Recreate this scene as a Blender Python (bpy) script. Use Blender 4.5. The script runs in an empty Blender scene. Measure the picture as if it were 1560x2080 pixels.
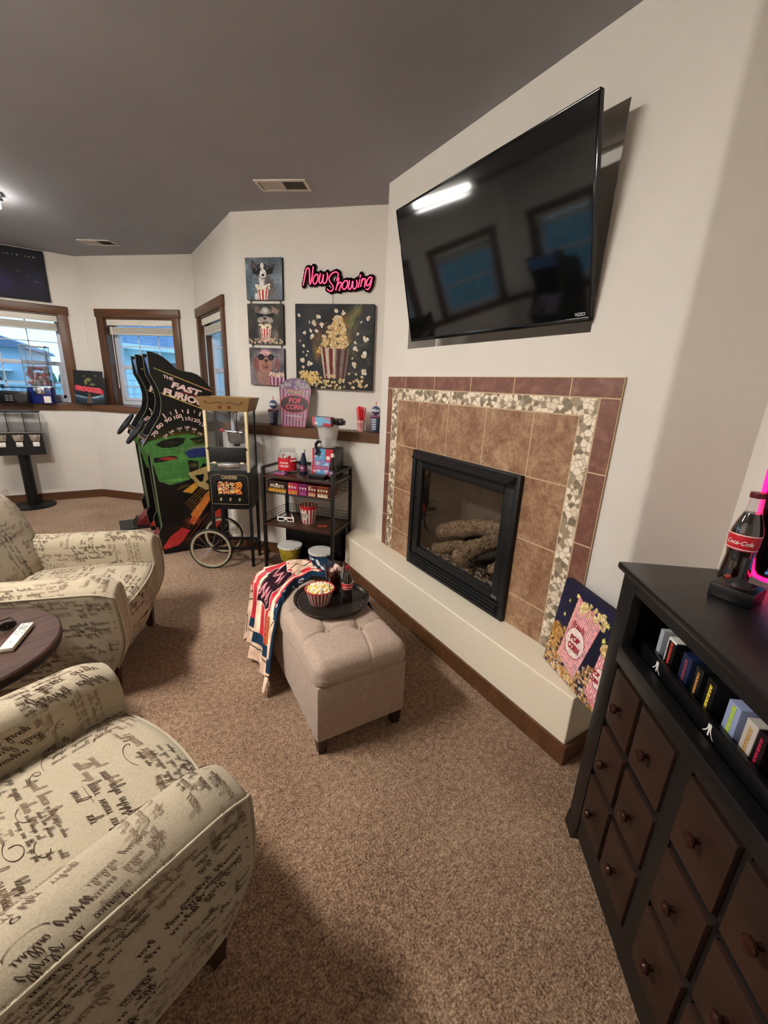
import bpy, bmesh, math, random
import numpy as np
from mathutils import Matrix, Vector
PI = math.pi
sc = bpy.context.scene
col = sc.collection
RZ = lambda d: Matrix.Rotation(math.radians(d), 4, 'Z')
RX = lambda d: Matrix.Rotation(math.radians(d), 4, 'X')
RY = lambda d: Matrix.Rotation(math.radians(d), 4, 'Y')
T = lambda x, y, z=0: Matrix.Translation((x, y, z))

# ---------------------------------------------------------------- camera
F_PX, PITCH, ROLL, YAW = 824.05, 16.5615, 2.7674, 32.7147
CX, CY, CAM_H = 788.47, 1034.18, 1.45
cam_d = bpy.data.cameras.new('camera')
cam = bpy.data.objects.new('camera', cam_d)
col.objects.link(cam)
p_, r_, y_ = [math.radians(v) for v in (PITCH, ROLL, YAW)]
fw = Vector((math.sin(y_) * math.cos(p_), math.cos(y_) * math.cos(p_), -math.sin(p_)))
rt = Vector((math.cos(y_), -math.sin(y_), 0))
up = rt.cross(fw)
r2 = rt * math.cos(r_) + up * math.sin(r_)
u2 = -rt * math.sin(r_) + up * math.cos(r_)
cm = Matrix((r2, u2, -fw)).transposed().to_4x4()
cm.translation = (0, 0, CAM_H)
cam.matrix_world = cm
cam_d.sensor_fit = 'HORIZONTAL'
cam_d.sensor_width = 36
cam_d.lens = 36 * F_PX / 1560
cam_d.shift_x = -(CX - 780) / 1560
cam_d.shift_y = (CY - 1040) / 1560
cam_d.clip_start = 0.02
sc.camera = cam

# ---------------------------------------------------------------- view, world, lights
vs = sc.view_settings
vs.view_transform = 'Standard'
vs.look = 'None'
vs.gamma = 1
vs.use_curve_mapping = False
vs.exposure = 0.56
w = bpy.data.worlds.new('dusk_sky')
sc.world = w
w.use_nodes = True
nt = w.node_tree
bg = nt.nodes['Background']
tc = nt.nodes.new('ShaderNodeTexCoord')
sp = nt.nodes.new('ShaderNodeSeparateXYZ')
cr = nt.nodes.new('ShaderNodeValToRGB')
nz = nt.nodes.new('ShaderNodeTexNoise')
nz.inputs['Scale'].default_value = 3
mx = nt.nodes.new('ShaderNodeMix')
mx.data_type = 'RGBA'
mx.blend_type = 'SCREEN'
nt.links.new(tc.outputs['Generated'], sp.inputs[0])
nt.links.new(sp.outputs['Z'], cr.inputs[0])
nt.links.new(tc.outputs['Generated'], nz.inputs['Vector'])
cr.color_ramp.elements[0].position = 0.0
cr.color_ramp.elements[0].color = (0.24, 0.52, 0.68, 1)
cr.color_ramp.elements[1].position = 0.5
cr.color_ramp.elements[1].color = (0.20, 0.42, 0.74, 1)
nt.links.new(cr.outputs[0], mx.inputs[6])
nt.links.new(nz.outputs['Fac'], mx.inputs[7])
mx.inputs[0].default_value = 0.30
nt.links.new(mx.outputs[2], bg.inputs[0])
bg.inputs[1].default_value = 2.7

def area_light(name, loc, rot, sx, sy, power, colr, spread=PI):
    d = bpy.data.lights.new(name, 'AREA')
    d.shape = 'RECTANGLE'
    d.size, d.size_y = sx, sy
    d.energy = power
    d.color = colr
    d.spread = spread
    o = bpy.data.objects.new(name, d)
    o.location = loc
    o.rotation_euler = rot
    col.objects.link(o)
    return o

WARM = (1.0, 0.96, 0.91)
# the long ceiling fixture on the left throws most of the light; a second one hangs in the room behind
LAMP = (-1.02, 4.5, 2.55)
area_light('ceiling_light_glow', LAMP, (0, 0, 0), 0.8, 0.14, 13, WARM)
area_light('room_light_glow', (-1.10, 1.78, 2.55), (0, 0, 0), 0.14, 0.78, 26, WARM)

# ---------------------------------------------------------------- helpers
def lin(c):
    c = np.asarray(c, float)
    return np.where(c <= 0.04045, c / 12.92, ((c + 0.055) / 1.055) ** 2.4)

def hexc(h):
    return tuple(float(v) for v in lin([int(h[i:i + 2], 16) / 255 for i in (0, 2, 4)]))

class G:
    """collects faces of one mesh"""
    def __init__(s):
        s.v, s.f, s.m, s.s = [], [], [], []
    def add(s, verts, faces, mat=0, smooth=False, M=None):
        b = len(s.v)
        if M is not None:
            verts = [M @ Vector(v) for v in verts]
        s.v += [tuple(v) for v in verts]
        for f in faces:
            s.f.append([b + i for i in f])
            s.m.append(mat)
            s.s.append(smooth)
        return s
    def box(s, x0, x1, y0, y1, z0, z1, mat=0, bev=0, M=None, seg=2):
        if bev <= 0:
            v = [(x, y, z) for x in (x0, x1) for y in (y0, y1) for z in (z0, z1)]
            f = [(0, 1, 3, 2), (4, 6, 7, 5), (0, 4, 5, 1), (2, 3, 7, 6), (0, 2, 6, 4), (1, 5, 7, 3)]
            return s.add(v, f, mat, False, M)
        bm = bmesh.new()
        bmesh.ops.create_cube(bm, size=1)
        for v in bm.verts:
            v.co = Vector((x0 + (v.co.x + .5) * (x1 - x0), y0 + (v.co.y + .5) * (y1 - y0), z0 + (v.co.z + .5) * (z1 - z0)))
        bmesh.ops.bevel(bm, geom=list(bm.edges), offset=min(bev, .49 * min(abs(x1 - x0), abs(y1 - y0), abs(z1 - z0))), segments=seg, affect='EDGES', profile=.5)
        bm.verts.index_update()
        s.add([v.co.copy() for v in bm.verts], [[v.index for v in f.verts] for f in bm.faces], mat, True, M)
        bm.free()
        return s
    def lathe(s, prof, seg=24, M=None, mat=0, smooth=True, cap=True, a0=0, a1=2 * PI, mats=None):
        full = abs(a1 - a0 - 2 * PI) < 1e-6
        n = seg if full else seg + 1
        v = []
        for r, z in prof:
            for i in range(n):
                a = a0 + (a1 - a0) * i / seg
                v.append((r * math.cos(a), r * math.sin(a), z))
        k = len(prof)
        for j in range(k - 1):
            fs = []
            for i in range(seg):
                a, b = i, (i + 1) % n
                fs.append((j * n + a, j * n + b, (j + 1) * n + b, (j + 1) * n + a))
            if j == 0:
                b0 = len(s.v)
                s.add(v, fs, mats[j] if mats else mat, smooth, M)
            else:
                for f in fs:
                    s.f.append([b0 + q for q in f]); s.m.append(mats[j] if mats else mat); s.s.append(smooth)
        if cap and full:
            if prof[0][0] > 1e-5:
                s.f.append([b0 + i for i in range(n)][::-1]); s.m.append(mats[0] if mats else mat); s.s.append(False)
            if prof[-1][0] > 1e-5:
                s.f.append([b0 + (k - 1) * n + i for i in range(n)]); s.m.append(mats[-1] if mats else mat); s.s.append(False)
        return s
    def cyl(s, r, z0, z1, seg=20, M=None, mat=0):
        return s.lathe([(r, z0), (r, z1)], seg, M, mat)
    def tube(s, pts, r, seg=8, mat=0, closed=False, M=None):
        pts = [Vector(p) for p in pts]
        n = len(pts)
        rs = r if hasattr(r, '__len__') else [r] * n
        v, prev = [], None
        for i, p in enumerate(pts):
            if closed:
                d = pts[(i + 1) % n] - pts[i - 1]
            else:
                d = pts[min(i + 1, n - 1)] - pts[max(i - 1, 0)]
            d = d.normalized() if d.length > 1e-9 else Vector((0, 0, 1))
            if prev is None:
                a = Vector((0, 0, 1)) if abs(d.z) < .9 else Vector((1, 0, 0))
                prev = d.cross(a).normalized()
            e = (prev - d * prev.dot(d))
            e = e.normalized() if e.length > 1e-6 else d.orthogonal().normalized()
            prev = e
            g = d.cross(e)
            for k in range(seg):
                t = 2 * PI * k / seg
                v.append(p + (e * math.cos(t) + g * math.sin(t)) * rs[i])
        f = []
        for i in range(n if closed else n - 1):
            j = (i + 1) % n
            for k in range(seg):
                l = (k + 1) % seg
                f.append((i * seg + k, i * seg + l, j * seg + l, j * seg + k))
        if not closed:
            f.append(tuple(range(seg))[::-1])
            f.append(tuple((n - 1) * seg + k for k in range(seg)))
        return s.add(v, f, mat, True, M)
    def bar(s, a, b, wd, mat=0, M=None):
        return s.tube([a, b], wd * .7071, 4, mat, M=M)
    def prism(s, poly, z0, z1, mat=0, M=None, matside=None):
        n = len(poly)
        v = [(x, y, z0) for x, y in poly] + [(x, y, z1) for x, y in poly]
        s.add(v, [tuple(range(n))[::-1], tuple(range(n, 2 * n))], mat, False, M)
        b = len(s.v) - 2 * n
        for i in range(n):
            j = (i + 1) % n
            s.f.append([b + i, b + j, b + n + j, b + n + i]); s.m.append(mat if matside is None else matside); s.s.append(False)
        return s
    def grid(s, fn, nu, nv, mat=0, smooth=True, M=None, wrapu=False, wrapv=False):
        v = [fn(i / (nu if wrapu else nu - 1 if False else nu), j / nv) for i in range(nu + (0 if wrapu else 1)) for j in range(nv + (0 if wrapv else 1))]
        a, b = nu + (0 if wrapu else 1), nv + (0 if wrapv else 1)
        f = []
        for i in range(nu):
            for j in range(nv):
                i2, j2 = (i + 1) % a, (j + 1) % b
                f.append((i * b + j, i2 * b + j, i2 * b + j2, i * b + j2))
        return s.add(v, f, mat, smooth, M)
    def ball(s, c, r, seg=12, rings=8, mat=0, M=None, sc_=(1, 1, 1)):
        pr = [(max(r * math.sin(PI * i / rings), 1e-6), -r * math.cos(PI * i / rings)) for i in range(rings + 1)]
        m = Matrix.Translation(c) @ Matrix.Diagonal((*sc_, 1))
        return s.lathe(pr, seg, (M @ m) if M is not None else m, mat, cap=False)

def obj(name, g, mats, parent=None, M=None, angle=35):
    me = bpy.data.meshes.new(name)
    me.from_pydata(g.v, [], g.f)
    if not isinstance(mats, (list, tuple)):
        mats = [mats]
    for m in mats:
        me.materials.append(m)
    me.polygons.foreach_set('material_index', g.m)
    me.polygons.foreach_set('use_smooth', g.s)
    if any(g.s):
        me.set_sharp_from_angle(angle=math.radians(angle))
    bm = bmesh.new(); bm.from_mesh(me)
    bmesh.ops.recalc_face_normals(bm, faces=bm.faces)
    bm.to_mesh(me); bm.free()
    me.update()
    o = bpy.data.objects.new(name, me)
    col.objects.link(o)
    if parent is not None:
        o.parent = parent
    if M is not None:
        o.matrix_local = M
    return o

def tag(o, label, cat, group=None):
    o['label'] = label
    o['category'] = cat
    if group:
        o['group'] = group
    return o

def thing(name, label, cat, M=None, group=None):
    o = bpy.data.objects.new(name, None)
    o.empty_display_size = .05
    col.objects.link(o)
    if M is not None:
        o.matrix_world = M
    return tag(o, label, cat, group)

def struct(name, g, mats, M=None, angle=35):
    o = obj(name, g, mats, None, M, angle)
    o['kind'] = 'structure'
    return o

def dup(root, M, label, group=None):
    def cp(o, par):
        c = o.copy(); col.objects.link(c)
        if par is not None:
            c.parent = par
        for k in list(kids[o]):
            cp(k, c)
        return c
    kids = {}
    def walk(o):
        kids[o] = [x for x in bpy.data.objects if x.parent == o]
        for k in kids[o]:
            walk(k)
    walk(root)
    r = cp(root, None)
    r.matrix_world = M
    r['label'] = label
    if group:
        r['group'] = group
    return r

# ---- materials
def mat(name, colr, rough=.6, metal=0, spec=.5, emit=None, estr=0, trans=0, ior=1.45, alpha=1, coat=0, sheen=0):
    m = bpy.data.materials.new(name)
    m.use_nodes = True
    b = m.node_tree.nodes['Principled BSDF']
    if isinstance(colr, str):
        colr = hexc(colr)
    b.inputs['Base Color'].default_value = (*colr, 1)
    b.inputs['Roughness'].default_value = rough
    b.inputs['Metallic'].default_value = metal
    b.inputs['Specular IOR Level'].default_value = spec
    b.inputs['Transmission Weight'].default_value = trans
    b.inputs['IOR'].default_value = ior
    b.inputs['Alpha'].default_value = alpha
    b.inputs['Coat Weight'].default_value = coat
    b.inputs['Sheen Weight'].default_value = sheen
    if emit:
        b.inputs['Emission Color'].default_value = (*(hexc(emit) if isinstance(emit, str) else emit), 1)
        b.inputs['Emission Strength'].default_value = estr
    return m

def N(m, t, **kw):
    n = m.node_tree.nodes.new(t)
    for k, v in kw.items():
        setattr(n, k, v)
    return n

def L(m, a, b):
    m.node_tree.links.new(a, b)

def ramp(m, fac, stops):
    r = N(m, 'ShaderNodeValToRGB')
    el = r.color_ramp.elements
    while len(el) < len(stops):
        el.new(.5)
    for e, (p, c) in zip(el, stops):
        e.position = p
        e.color = (*(hexc(c) if isinstance(c, str) else c), 1)
    L(m, fac, r.inputs[0])
    return r.outputs[0]

def bsdf(m):
    return m.node_tree.nodes['Principled BSDF']

def coords(m, kind='Object', scale=(1, 1, 1), rot=(0, 0, 0)):
    t = N(m, 'ShaderNodeTexCoord')
    mp = N(m, 'ShaderNodeMapping')
    mp.inputs['Scale'].default_value = scale
    mp.inputs['Rotation'].default_value = rot
    L(m, t.outputs[kind], mp.inputs[0])
    return mp.outputs[0]

def noise(m, vec, scale, detail=2, rough=.5, dist=0):
    n = N(m, 'ShaderNodeTexNoise')
    n.inputs['Scale'].default_value = scale
    n.inputs['Detail'].default_value = detail
    n.inputs['Roughness'].default_value = rough
    n.inputs['Distortion'].default_value = dist
    L(m, vec, n.inputs['Vector'])
    return n.outputs['Fac']

def bump(m, h, strength=.3, dist=.01):
    b = N(m, 'ShaderNodeBump')
    b.inputs['Strength'].default_value = strength
    b.inputs['Distance'].default_value = dist
    L(m, h, b.inputs['Height'])
    L(m, b.outputs[0], bsdf(m).inputs['Normal'])

def noisy(name, stops, scale, rough=.7, detail=4, bstr=0, bscale=None, bdist=.005, vscale=(1, 1, 1), dist=0, **kw):
    m = mat(name, (.5, .5, .5), rough, **kw)
    v = coords(m, 'Object', vscale)
    f = noise(m, v, scale, detail, .6, dist)
    L(m, ramp(m, f, stops), bsdf(m).inputs['Base Color'])
    if bstr:
        bump(m, noise(m, v, bscale or scale, 4), bstr, bdist)
    return m

def wood(name, c0, c1, rough=.45, scale=14, axis=0, stretch=.06, **kw):
    m = mat(name, (.3, .2, .1), rough, **kw)
    s = [1, 1, 1]; s[axis] = stretch
    v = coords(m, 'Object', tuple(s))
    f = noise(m, v, scale, 6, .65, 1.2)
    g = noise(m, v, scale * 9, 3, .6)
    mm = N(m, 'ShaderNodeMath', operation='MULTIPLY_ADD')
    L(m, g, mm.inputs[0]); mm.inputs[1].default_value = .35; L(m, f, mm.inputs[2])
    L(m, ramp(m, mm.outputs[0], [(.42, c0), (.85, c1)]), bsdf(m).inputs['Base Color'])
    bump(m, f, .08, .002)
    return m

def attr_mat(name, attr='paint', rough=.6, spec=.3):
    m = mat(name, (1, 1, 1), rough, spec=spec)
    a = N(m, 'ShaderNodeAttribute', attribute_name=attr)
    L(m, a.outputs['Color'], bsdf(m).inputs['Base Color'])
    return m

WALL = noisy('wall_paint', [(.3, 'DAD3C9'), (.7, 'DFD9D0')], 3, .75, bstr=.05, bscale=180, bdist=.002)
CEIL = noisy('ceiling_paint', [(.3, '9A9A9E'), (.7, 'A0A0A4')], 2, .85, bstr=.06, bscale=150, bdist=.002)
TRIM = wood('stained_oak_trim', '3A2415', '6B4529', .42, 10, 0)
TRIMZ = wood('stained_oak_upright', '3A2415', '6B4529', .42, 10, 2)
BLACK = mat('black_metal', '0E0F11', .45, .2)
BLACKP = mat('black_plastic', '0B0B0D', .3)
CHROME = mat('chrome', 'C8C8C8', .18, 1)
WHITEP = mat('white_plastic', 'E6E2DA', .4)
RED = mat('red_plastic', 'C2202A', .35)
VINYL = mat('white_vinyl', 'C9CCD6', .4)
GLASS = mat('thin_clear_glass', 'FFFFFF', .02)
def thin_glass(name, tint=(1, 1, 1), refl=.12, rough=.02):
    m = bpy.data.materials.new(name); m.use_nodes = True
    n = m.node_tree; n.nodes.clear()
    o = n.nodes.new('ShaderNodeOutputMaterial'); mixs = n.nodes.new('ShaderNodeMixShader')
    tr = n.nodes.new('ShaderNodeBsdfTransparent'); gl = n.nodes.new('ShaderNodeBsdfGlossy'); fr = n.nodes.new('ShaderNodeLayerWeight'); fr.inputs['Blend'].default_value = .5
    pw = n.nodes.new('ShaderNodeMath'); pw.operation = 'POWER'; pw.inputs[1].default_value = 4; n.links.new(fr.outputs['Facing'], pw.inputs[0])
    ad = n.nodes.new('ShaderNodeMath'); ad.operation = 'ADD'; ad.use_clamp = True
    tr.inputs[0].default_value = (*tint, 1); gl.inputs['Roughness'].default_value = rough
    ad.inputs[1].default_value = .03 + refl * .3; n.links.new(pw.outputs[0], ad.inputs[0])
    n.links.new(ad.outputs[0], mixs.inputs[0]); n.links.new(tr.outputs[0], mixs.inputs[1]); n.links.new(gl.outputs[0], mixs.inputs[2])
    n.links.new(mixs.outputs[0], o.inputs[0])
    return m
PANE = thin_glass('window_glass', (.86, .95, 1), .05)
CLEAR = thin_glass('clear_acrylic', (.95, .96, .97), .05)
FIREGLASS = thin_glass('dark_fireplace_glass', (.92, .90, .87), .12, .03)
PAINT = attr_mat('painted_artwork')
PAINTG = attr_mat('printed_gloss', rough=.3, spec=.5)
PAINTC = attr_mat('printed_fleece', rough=.9, spec=.1)

# ---- lettering
_txt = {}
def text_geo(s, bold=0, shear=0, ext=.5, res=3, space=1):
    key = (s, bold, shear, ext, res, space)
    if key not in _txt:
        c = bpy.data.curves.new('lettering', 'FONT')
        c.body = s; c.align_x = 'CENTER'; c.align_y = 'CENTER'
        c.offset = bold; c.shear = shear; c.extrude = ext; c.resolution_u = res; c.space_character = space
        o = bpy.data.objects.new('lettering', c); col.objects.link(o)
        bpy.context.view_layer.update()
        me = bpy.data.meshes.new_from_object(o.evaluated_get(bpy.context.evaluated_depsgraph_get()))
        v = [tuple(p.co) for p in me.vertices]; f = [tuple(p.vertices) for p in me.polygons]
        bpy.data.objects.remove(o); bpy.data.meshes.remove(me); bpy.data.curves.remove(c)
        xs = [p[0] for p in v] or [0]; ys = [p[1] for p in v] or [0]
        cx_, cy_ = (min(xs) + max(xs)) / 2, (min(ys) + max(ys)) / 2
        _txt[key] = ([(x - cx_, y - cy_, z) for x, y, z in v], f, max(xs) - min(xs), max(ys) - min(ys))
    return _txt[key]

def text(g, s, M, wd, ht=None, mat=0, depth=.0006, bold=0, shear=0, space=1):
    """lettering in the local xy plane of M, width wd, z out"""
    v, f, w0, h0 = text_geo(s, bold, shear, .5, 3, space)
    k = wd / w0
    kh = k if ht is None else ht / h0
    g.add([(x * k, y * kh, (z + .5) * depth) for x, y, z in v], f, mat, False, M)

# ---- painting on a grid of colours
class Img:
    def __init__(s, w, h, bgc, aspect=1.0):
        s.w, s.h = w, h
        s.a = np.zeros((h, w, 3)) + np.array(s.c(bgc))
        yy, xx = np.mgrid[0:h, 0:w]
        s.x = (xx + .5) / w
        s.y = 1 - (yy + .5) / h
        s.asp = aspect  # width/height; shapes use units of width=aspect
    def c(s, h):
        return [int(h[i:i + 2], 16) / 255 for i in (0, 2, 4)] if isinstance(h, str) else h
    def put(s, mask, colr, al=1.0):
        m = (mask * al)[..., None] if mask.dtype != bool else (mask.astype(float) * al)[..., None]
        s.a = s.a * (1 - m) + np.array(s.c(colr)) * m
    def ell(s, cx, cy, rx, ry, colr, al=1, soft=0, rot=0):
        x, y = (s.x - cx) * s.asp, s.y - cy
        if rot:
            r = math.radians(rot); x, y = x * math.cos(r) + y * math.sin(r), -x * math.sin(r) + y * math.cos(r)
        d = np.sqrt((x / rx) ** 2 + (y / ry) ** 2)
        s.put(np.clip((1 - d) / soft, 0, 1) if soft else d < 1, colr, al)
    def inpoly(s, P):
        ins = np.zeros(s.x.shape, bool)
        n = len(P)
        for i in range(n):
            (x0, y0), (x1, y1) = P[i], P[(i + 1) % n]
            if y0 == y1:
                continue
            c = ((s.y < y0) != (s.y < y1)) & (s.x < (x1 - x0) * (s.y - y0) / (y1 - y0) + x0)
            ins ^= c
        return ins
    def poly(s, P, colr, al=1):
        s.put(s.inpoly(P), colr, al)
    def line(s, P, wd, colr, al=1):
        m = np.zeros(s.x.shape, bool)
        for (x0, y0), (x1, y1) in zip(P[:-1], P[1:]):
            ax, ay = x0 * s.asp, y0
            dx, dy = (x1 - x0) * s.asp, y1 - y0
            t = np.clip(((s.x * s.asp - ax) * dx + (s.y - ay) * dy) / (dx * dx + dy * dy + 1e-12), 0, 1)
            m |= (s.x * s.asp - ax - t * dx) ** 2 + (s.y - ay - t * dy) ** 2 < (wd / 2) ** 2
        s.put(m, colr, al)
    def noise(s, amt, cells, seed=0, chroma=0):
        r = np.random.RandomState(seed)
        def n2():
            g = r.rand(cells + 2, cells + 2)
            fx, fy = s.x * cells, s.y * cells
            ix, iy = fx.astype(int), fy.astype(int)
            tx, ty = fx - ix, fy - iy
            tx, ty = tx * tx * (3 - 2 * tx), ty * ty * (3 - 2 * ty)
            return (g[iy, ix] * (1 - tx) + g[iy, ix + 1] * tx) * (1 - ty) + (g[iy + 1, ix] * (1 - tx) + g[iy + 1, ix + 1] * tx) * ty - .5
        n = n2()
        s.a = np.clip(s.a * (1 + amt * 2 * n[..., None]), 0, 1)
        if chroma:
            for k in range(3):
                s.a[..., k] = np.clip(s.a[..., k] + chroma * n2(), 0, 1)
        return n
    def kernel(s, cx, cy, r, rnd, tone=('F3E6C2', 'E2C47E', 'B98B45')):
        for k in range(5):
            s.ell(cx + rnd.uniform(-.6, .6) * r / s.asp, cy + rnd.uniform(-.6, .6) * r, r * rnd.uniform(.4, .7), r * rnd.uniform(.4, .7), tone[0] if k % 2 else tone[1])
        s.ell(cx + rnd.uniform(-.3, .3) * r / s.asp, cy - .2 * r, r * .28, r * .2, tone[2], .8)

def paint_attr(me, vals, name='paint'):
    a = me.color_attributes.new(name, 'FLOAT_COLOR', 'POINT')
    d = np.ones((len(me.vertices), 4), np.float32)
    d[:, :3] = lin(vals)
    a.data.foreach_set('color', d.ravel())

def panel(name, im, wd, ht, parent, M, m=None, zf=0.0, mask=None, fn=None):
    """a printed face: grid in local xz plane (x right, z up), facing -y"""
    w_, h_ = im.w, im.h
    X, Y = im.x, im.y
    if fn is None:
        co = np.stack([X * wd - wd / 2, np.full_like(X, zf), Y * ht], -1).reshape(-1, 3)
        sx = (w_) / (w_ - 1.0)
        co[:, 0] *= sx
        co[:, 2] = (co[:, 2] - ht / 2) * (h_ / (h_ - 1.0)) + ht / 2
    else:
        co = np.array([fn(x, y) for x, y in zip(X.ravel(), Y.ravel())])
    idx = np.arange(w_ * h_).reshape(h_, w_)
    q = np.stack([idx[:-1, :-1], idx[1:, :-1], idx[1:, 1:], idx[:-1, 1:]], -1)
    if mask is not None:
        mk = mask[:-1, :-1] & mask[1:, :-1] & mask[1:, 1:] & mask[:-1, 1:]
        q = q[mk]
    q = q.reshape(-1, 4)
    me = bpy.data.meshes.new(name)
    me.from_pydata(co.tolist(), [], q.tolist())
    me.materials.append(m or PAINT)
    paint_attr(me, im.a.reshape(-1, 3))
    if fn is not None:
        me.shade_smooth()
    o = bpy.data.objects.new(name, me)
    col.objects.link(o)
    if parent is not None:
        o.parent = parent
    if M is not None:
        o.matrix_local = M
    return o
# ================================================================ ROOM
ZC = 2.678
LEDZ, LEDT, LED = 1.113, 0.075, 0.15
CH = 1.5518                                  # plane of the chimney front
def frame(P, ang):
    return T(P[0], P[1], 0) @ RZ(ang)
def ang_len(a, b):
    return math.degrees(math.atan2(b[1] - a[1], b[0] - a[0])), math.hypot(b[0] - a[0], b[1] - a[1])

PTS = [(-2.7, -1.55), (-2.7, 5.10), (-1.65, 6.146), (-0.306, 6.146), (0.739, 5.131), (0.834, 3.718), (1.759, 2.794)]
def offset_poly(pts, d):
    """offset towards the room (right side of a clockwise path)"""
    out = []
    for i, p in enumerate(pts):
        ns = []
        for a, b in ((i - 1, i), (i, i + 1)):
            if 0 <= a and b < len(pts):
                an, l = ang_len(pts[a], pts[b])
                an = math.radians(an)
                ns.append(Vector((math.sin(an), -math.cos(an))))
        if len(ns) == 1:
            o = ns[0] * d
        else:
            bis = (ns[0] + ns[1]).normalized()
            o = bis * (d / bis.dot(ns[0]))
        out.append((p[0] + o.x, p[1] + o.y))
    return out
LOW = offset_poly(PTS, LED)
CAPP = offset_poly(PTS, LED + .012)
BASE = offset_poly(PTS, LED + .014)

def wall_holes(g, length, z0, z1, holes, th, y0=0):
    """slab from y0 to y0+th with rectangular holes (s0,s1,za,zb)"""
    xs = sorted({0, length, *[h[0] for h in holes], *[h[1] for h in holes]})
    zs = sorted({z0, z1, *[h[2] for h in holes], *[h[3] for h in holes]})
    for a, b in zip(xs[:-1], xs[1:]):
        for c, d in zip(zs[:-1], zs[1:]):
            mx_, mz = (a + b) / 2, (c + d) / 2
            if any(h[0] < mx_ < h[1] and h[2] < mz < h[3] for h in holes):
                continue
            g.box(a, b, y0, y0 + th, c, d)

WZ0, WZ1 = LEDZ, 2.066
holes = {0: [(5.32, 6.22)], 1: [(.28, 1.20)], 2: [(.225, 1.119)], 3: [(.275, 1.17)], 4: [(.155, 1.025)], 5: []}
names = ['west', 'northwest', 'north', 'northeast', 'east', 'back']
for i in range(6):
    a, l = ang_len(PTS[i], PTS[i + 1])
    g = G()
    wall_holes(g, l, LEDZ - .01, ZC, [(h[0], h[1], WZ0 - .02, WZ1) for h in holes[i]], .22)
    # small wedge so that the corners close behind
    struct('wall_' + names[i], g, WALL, frame(PTS[i], a))
    al, ll = ang_len(LOW[i], LOW[i + 1])
    g = G(); g.box(0, ll, 0, .3, 0, LEDZ - LEDT)
    struct('wall_%s_lower' % names[i], g, WALL, frame(LOW[i], al))
    # wooden ledge cap running round the room at sill height
    ac, lc = ang_len(CAPP[i], CAPP[i + 1])
    g = G()
    pa, pb = Vector(CAPP[i]), Vector(CAPP[i + 1])
    qa, qb = Vector(PTS[i]), Vector(PTS[i + 1])
    F = frame(CAPP[i], ac).inverted()
    poly = [(F @ Vector((p.x, p.y, 0)))[:2] for p in (pa, pb, qb, qa)]
    g.prism(poly, LEDZ - LEDT, LEDZ)
    for h in holes[i]:
        o = F @ (frame(PTS[i], a) @ Vector((h[0], 0, 0)))
        g.box(o.x, o.x + h[1] - h[0], o.y - .002, o.y + .17, LEDZ - .03, LEDZ - .001)
    struct('trim_%d' % (i + 1), g, TRIM, frame(CAPP[i], ac))
    ab, lb = ang_len(BASE[i], BASE[i + 1])
    g = G(); g.box(0, lb, 0, .014, 0, .085); g.box(0, lb, .004, .014, .085, .092)
    struct('baseboard_' + names[i], g, TRIM, frame(BASE[i], ab))

BLIND = mat('cream_blind', 'D9D2C4', .6)
def window(n, i, s0, s1, blind=True):
    a, l = ang_len(PTS[i], PTS[i + 1])
    M = frame(PTS[i], a)
    root = bpy.data.objects.new('window_%d' % n, None)
    col.objects.link(root); root.matrix_world = M; root['kind'] = 'structure'
    g = G(); cw = .082
    g.box(s0 - cw, s0 + .004, -.02, 0, WZ0, WZ1 + .002, bev=.002)
    g.box(s1 - .004, s1 + cw, -.02, 0, WZ0, WZ1 + .002, bev=.002)
    g.box(s0 - .004, s0 + .012, -.006, .15, WZ0, WZ1)
    g.box(s1 - .012, s1 + .004, -.006, .15, WZ0, WZ1)
    obj('window_casing', g, TRIMZ, root)
    g = G()
    g.box(s0 - cw - .012, s1 + cw + .012, -.026, 0, WZ1, WZ1 + .086, bev=.003)
    g.box(s0, s1, -.006, .15, WZ1 - .014, WZ1 + .004)
    obj('head_casing', g, TRIM, root)
    a0, a1 = s0 + .012, s1 - .012
    zt, zb, zm = WZ1 - .014, WZ0 + .0, 1.545
    g = G(); fr = .045
    for (x0, x1, z0, z1, yy) in [(a0, a0 + fr, zb, zt, .10), (a1 - fr, a1, zb, zt, .10), (a0 + fr, a1 - fr, zb, zb + .05, .10), (a0 + fr, a1 - fr, zt - .05, zt, .10), (a0 + fr, a1 - fr, zm - .022, zm + .022, .105)]:
        g.box(x0, x1, yy, .16, z0, z1, bev=.003)
    for (x0, x1, z0, z1) in [(a0 + fr, a0 + fr + .028, zb + .05, zm), (a1 - fr - .028, a1 - fr, zb + .05, zm), (a0 + fr, a1 - fr, zb + .05, zb + .085)]:
        g.box(x0, x1, .095, .13, z0, z1, bev=.002)
    obj('sash', g, VINYL, root)
    g = G()
    w3 = (a1 - a0 - 2 * fr) / 3
    for k in (1, 2):
        g.box(a0 + fr + k * w3 - .006, a0 + fr + k * w3 + .006, .128, .134, zb + .05, zt - .05)
    for z in (1.33, 1.775):
        g.box(a0 + fr, a1 - fr, .128, .134, z - .006, z + .006)
    obj('muntins', g, VINYL, root)
    g = G(); g.box(a0 + fr, a1 - fr, .137, .14, zb + .05, zt - .05)
    obj('pane', g, PANE, root)
    if blind:
        g = G()
        g.box(a0 + .006, a1 - .006, .012, .02, zt - .065, zt - .002, bev=.002)
        for k in range(9):
            z = zt - .082 - k * .0075
            g.box(a0 + .02, a1 - .02, .03, .075, z - .0022, z + .0022)
        g.box(a0 + .018, a1 - .018, .03, .075, zt - .158, zt - .146, bev=.002)
        b = obj('blind', g, BLIND, root)
        g = G(); g.tube([(a0 + .05, .028, zt - .07), (a0 + .052, .028, zt - .75)], .004, 6)
        obj('wand', g, WHITEP, b)
    return root
k = 1
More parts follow.
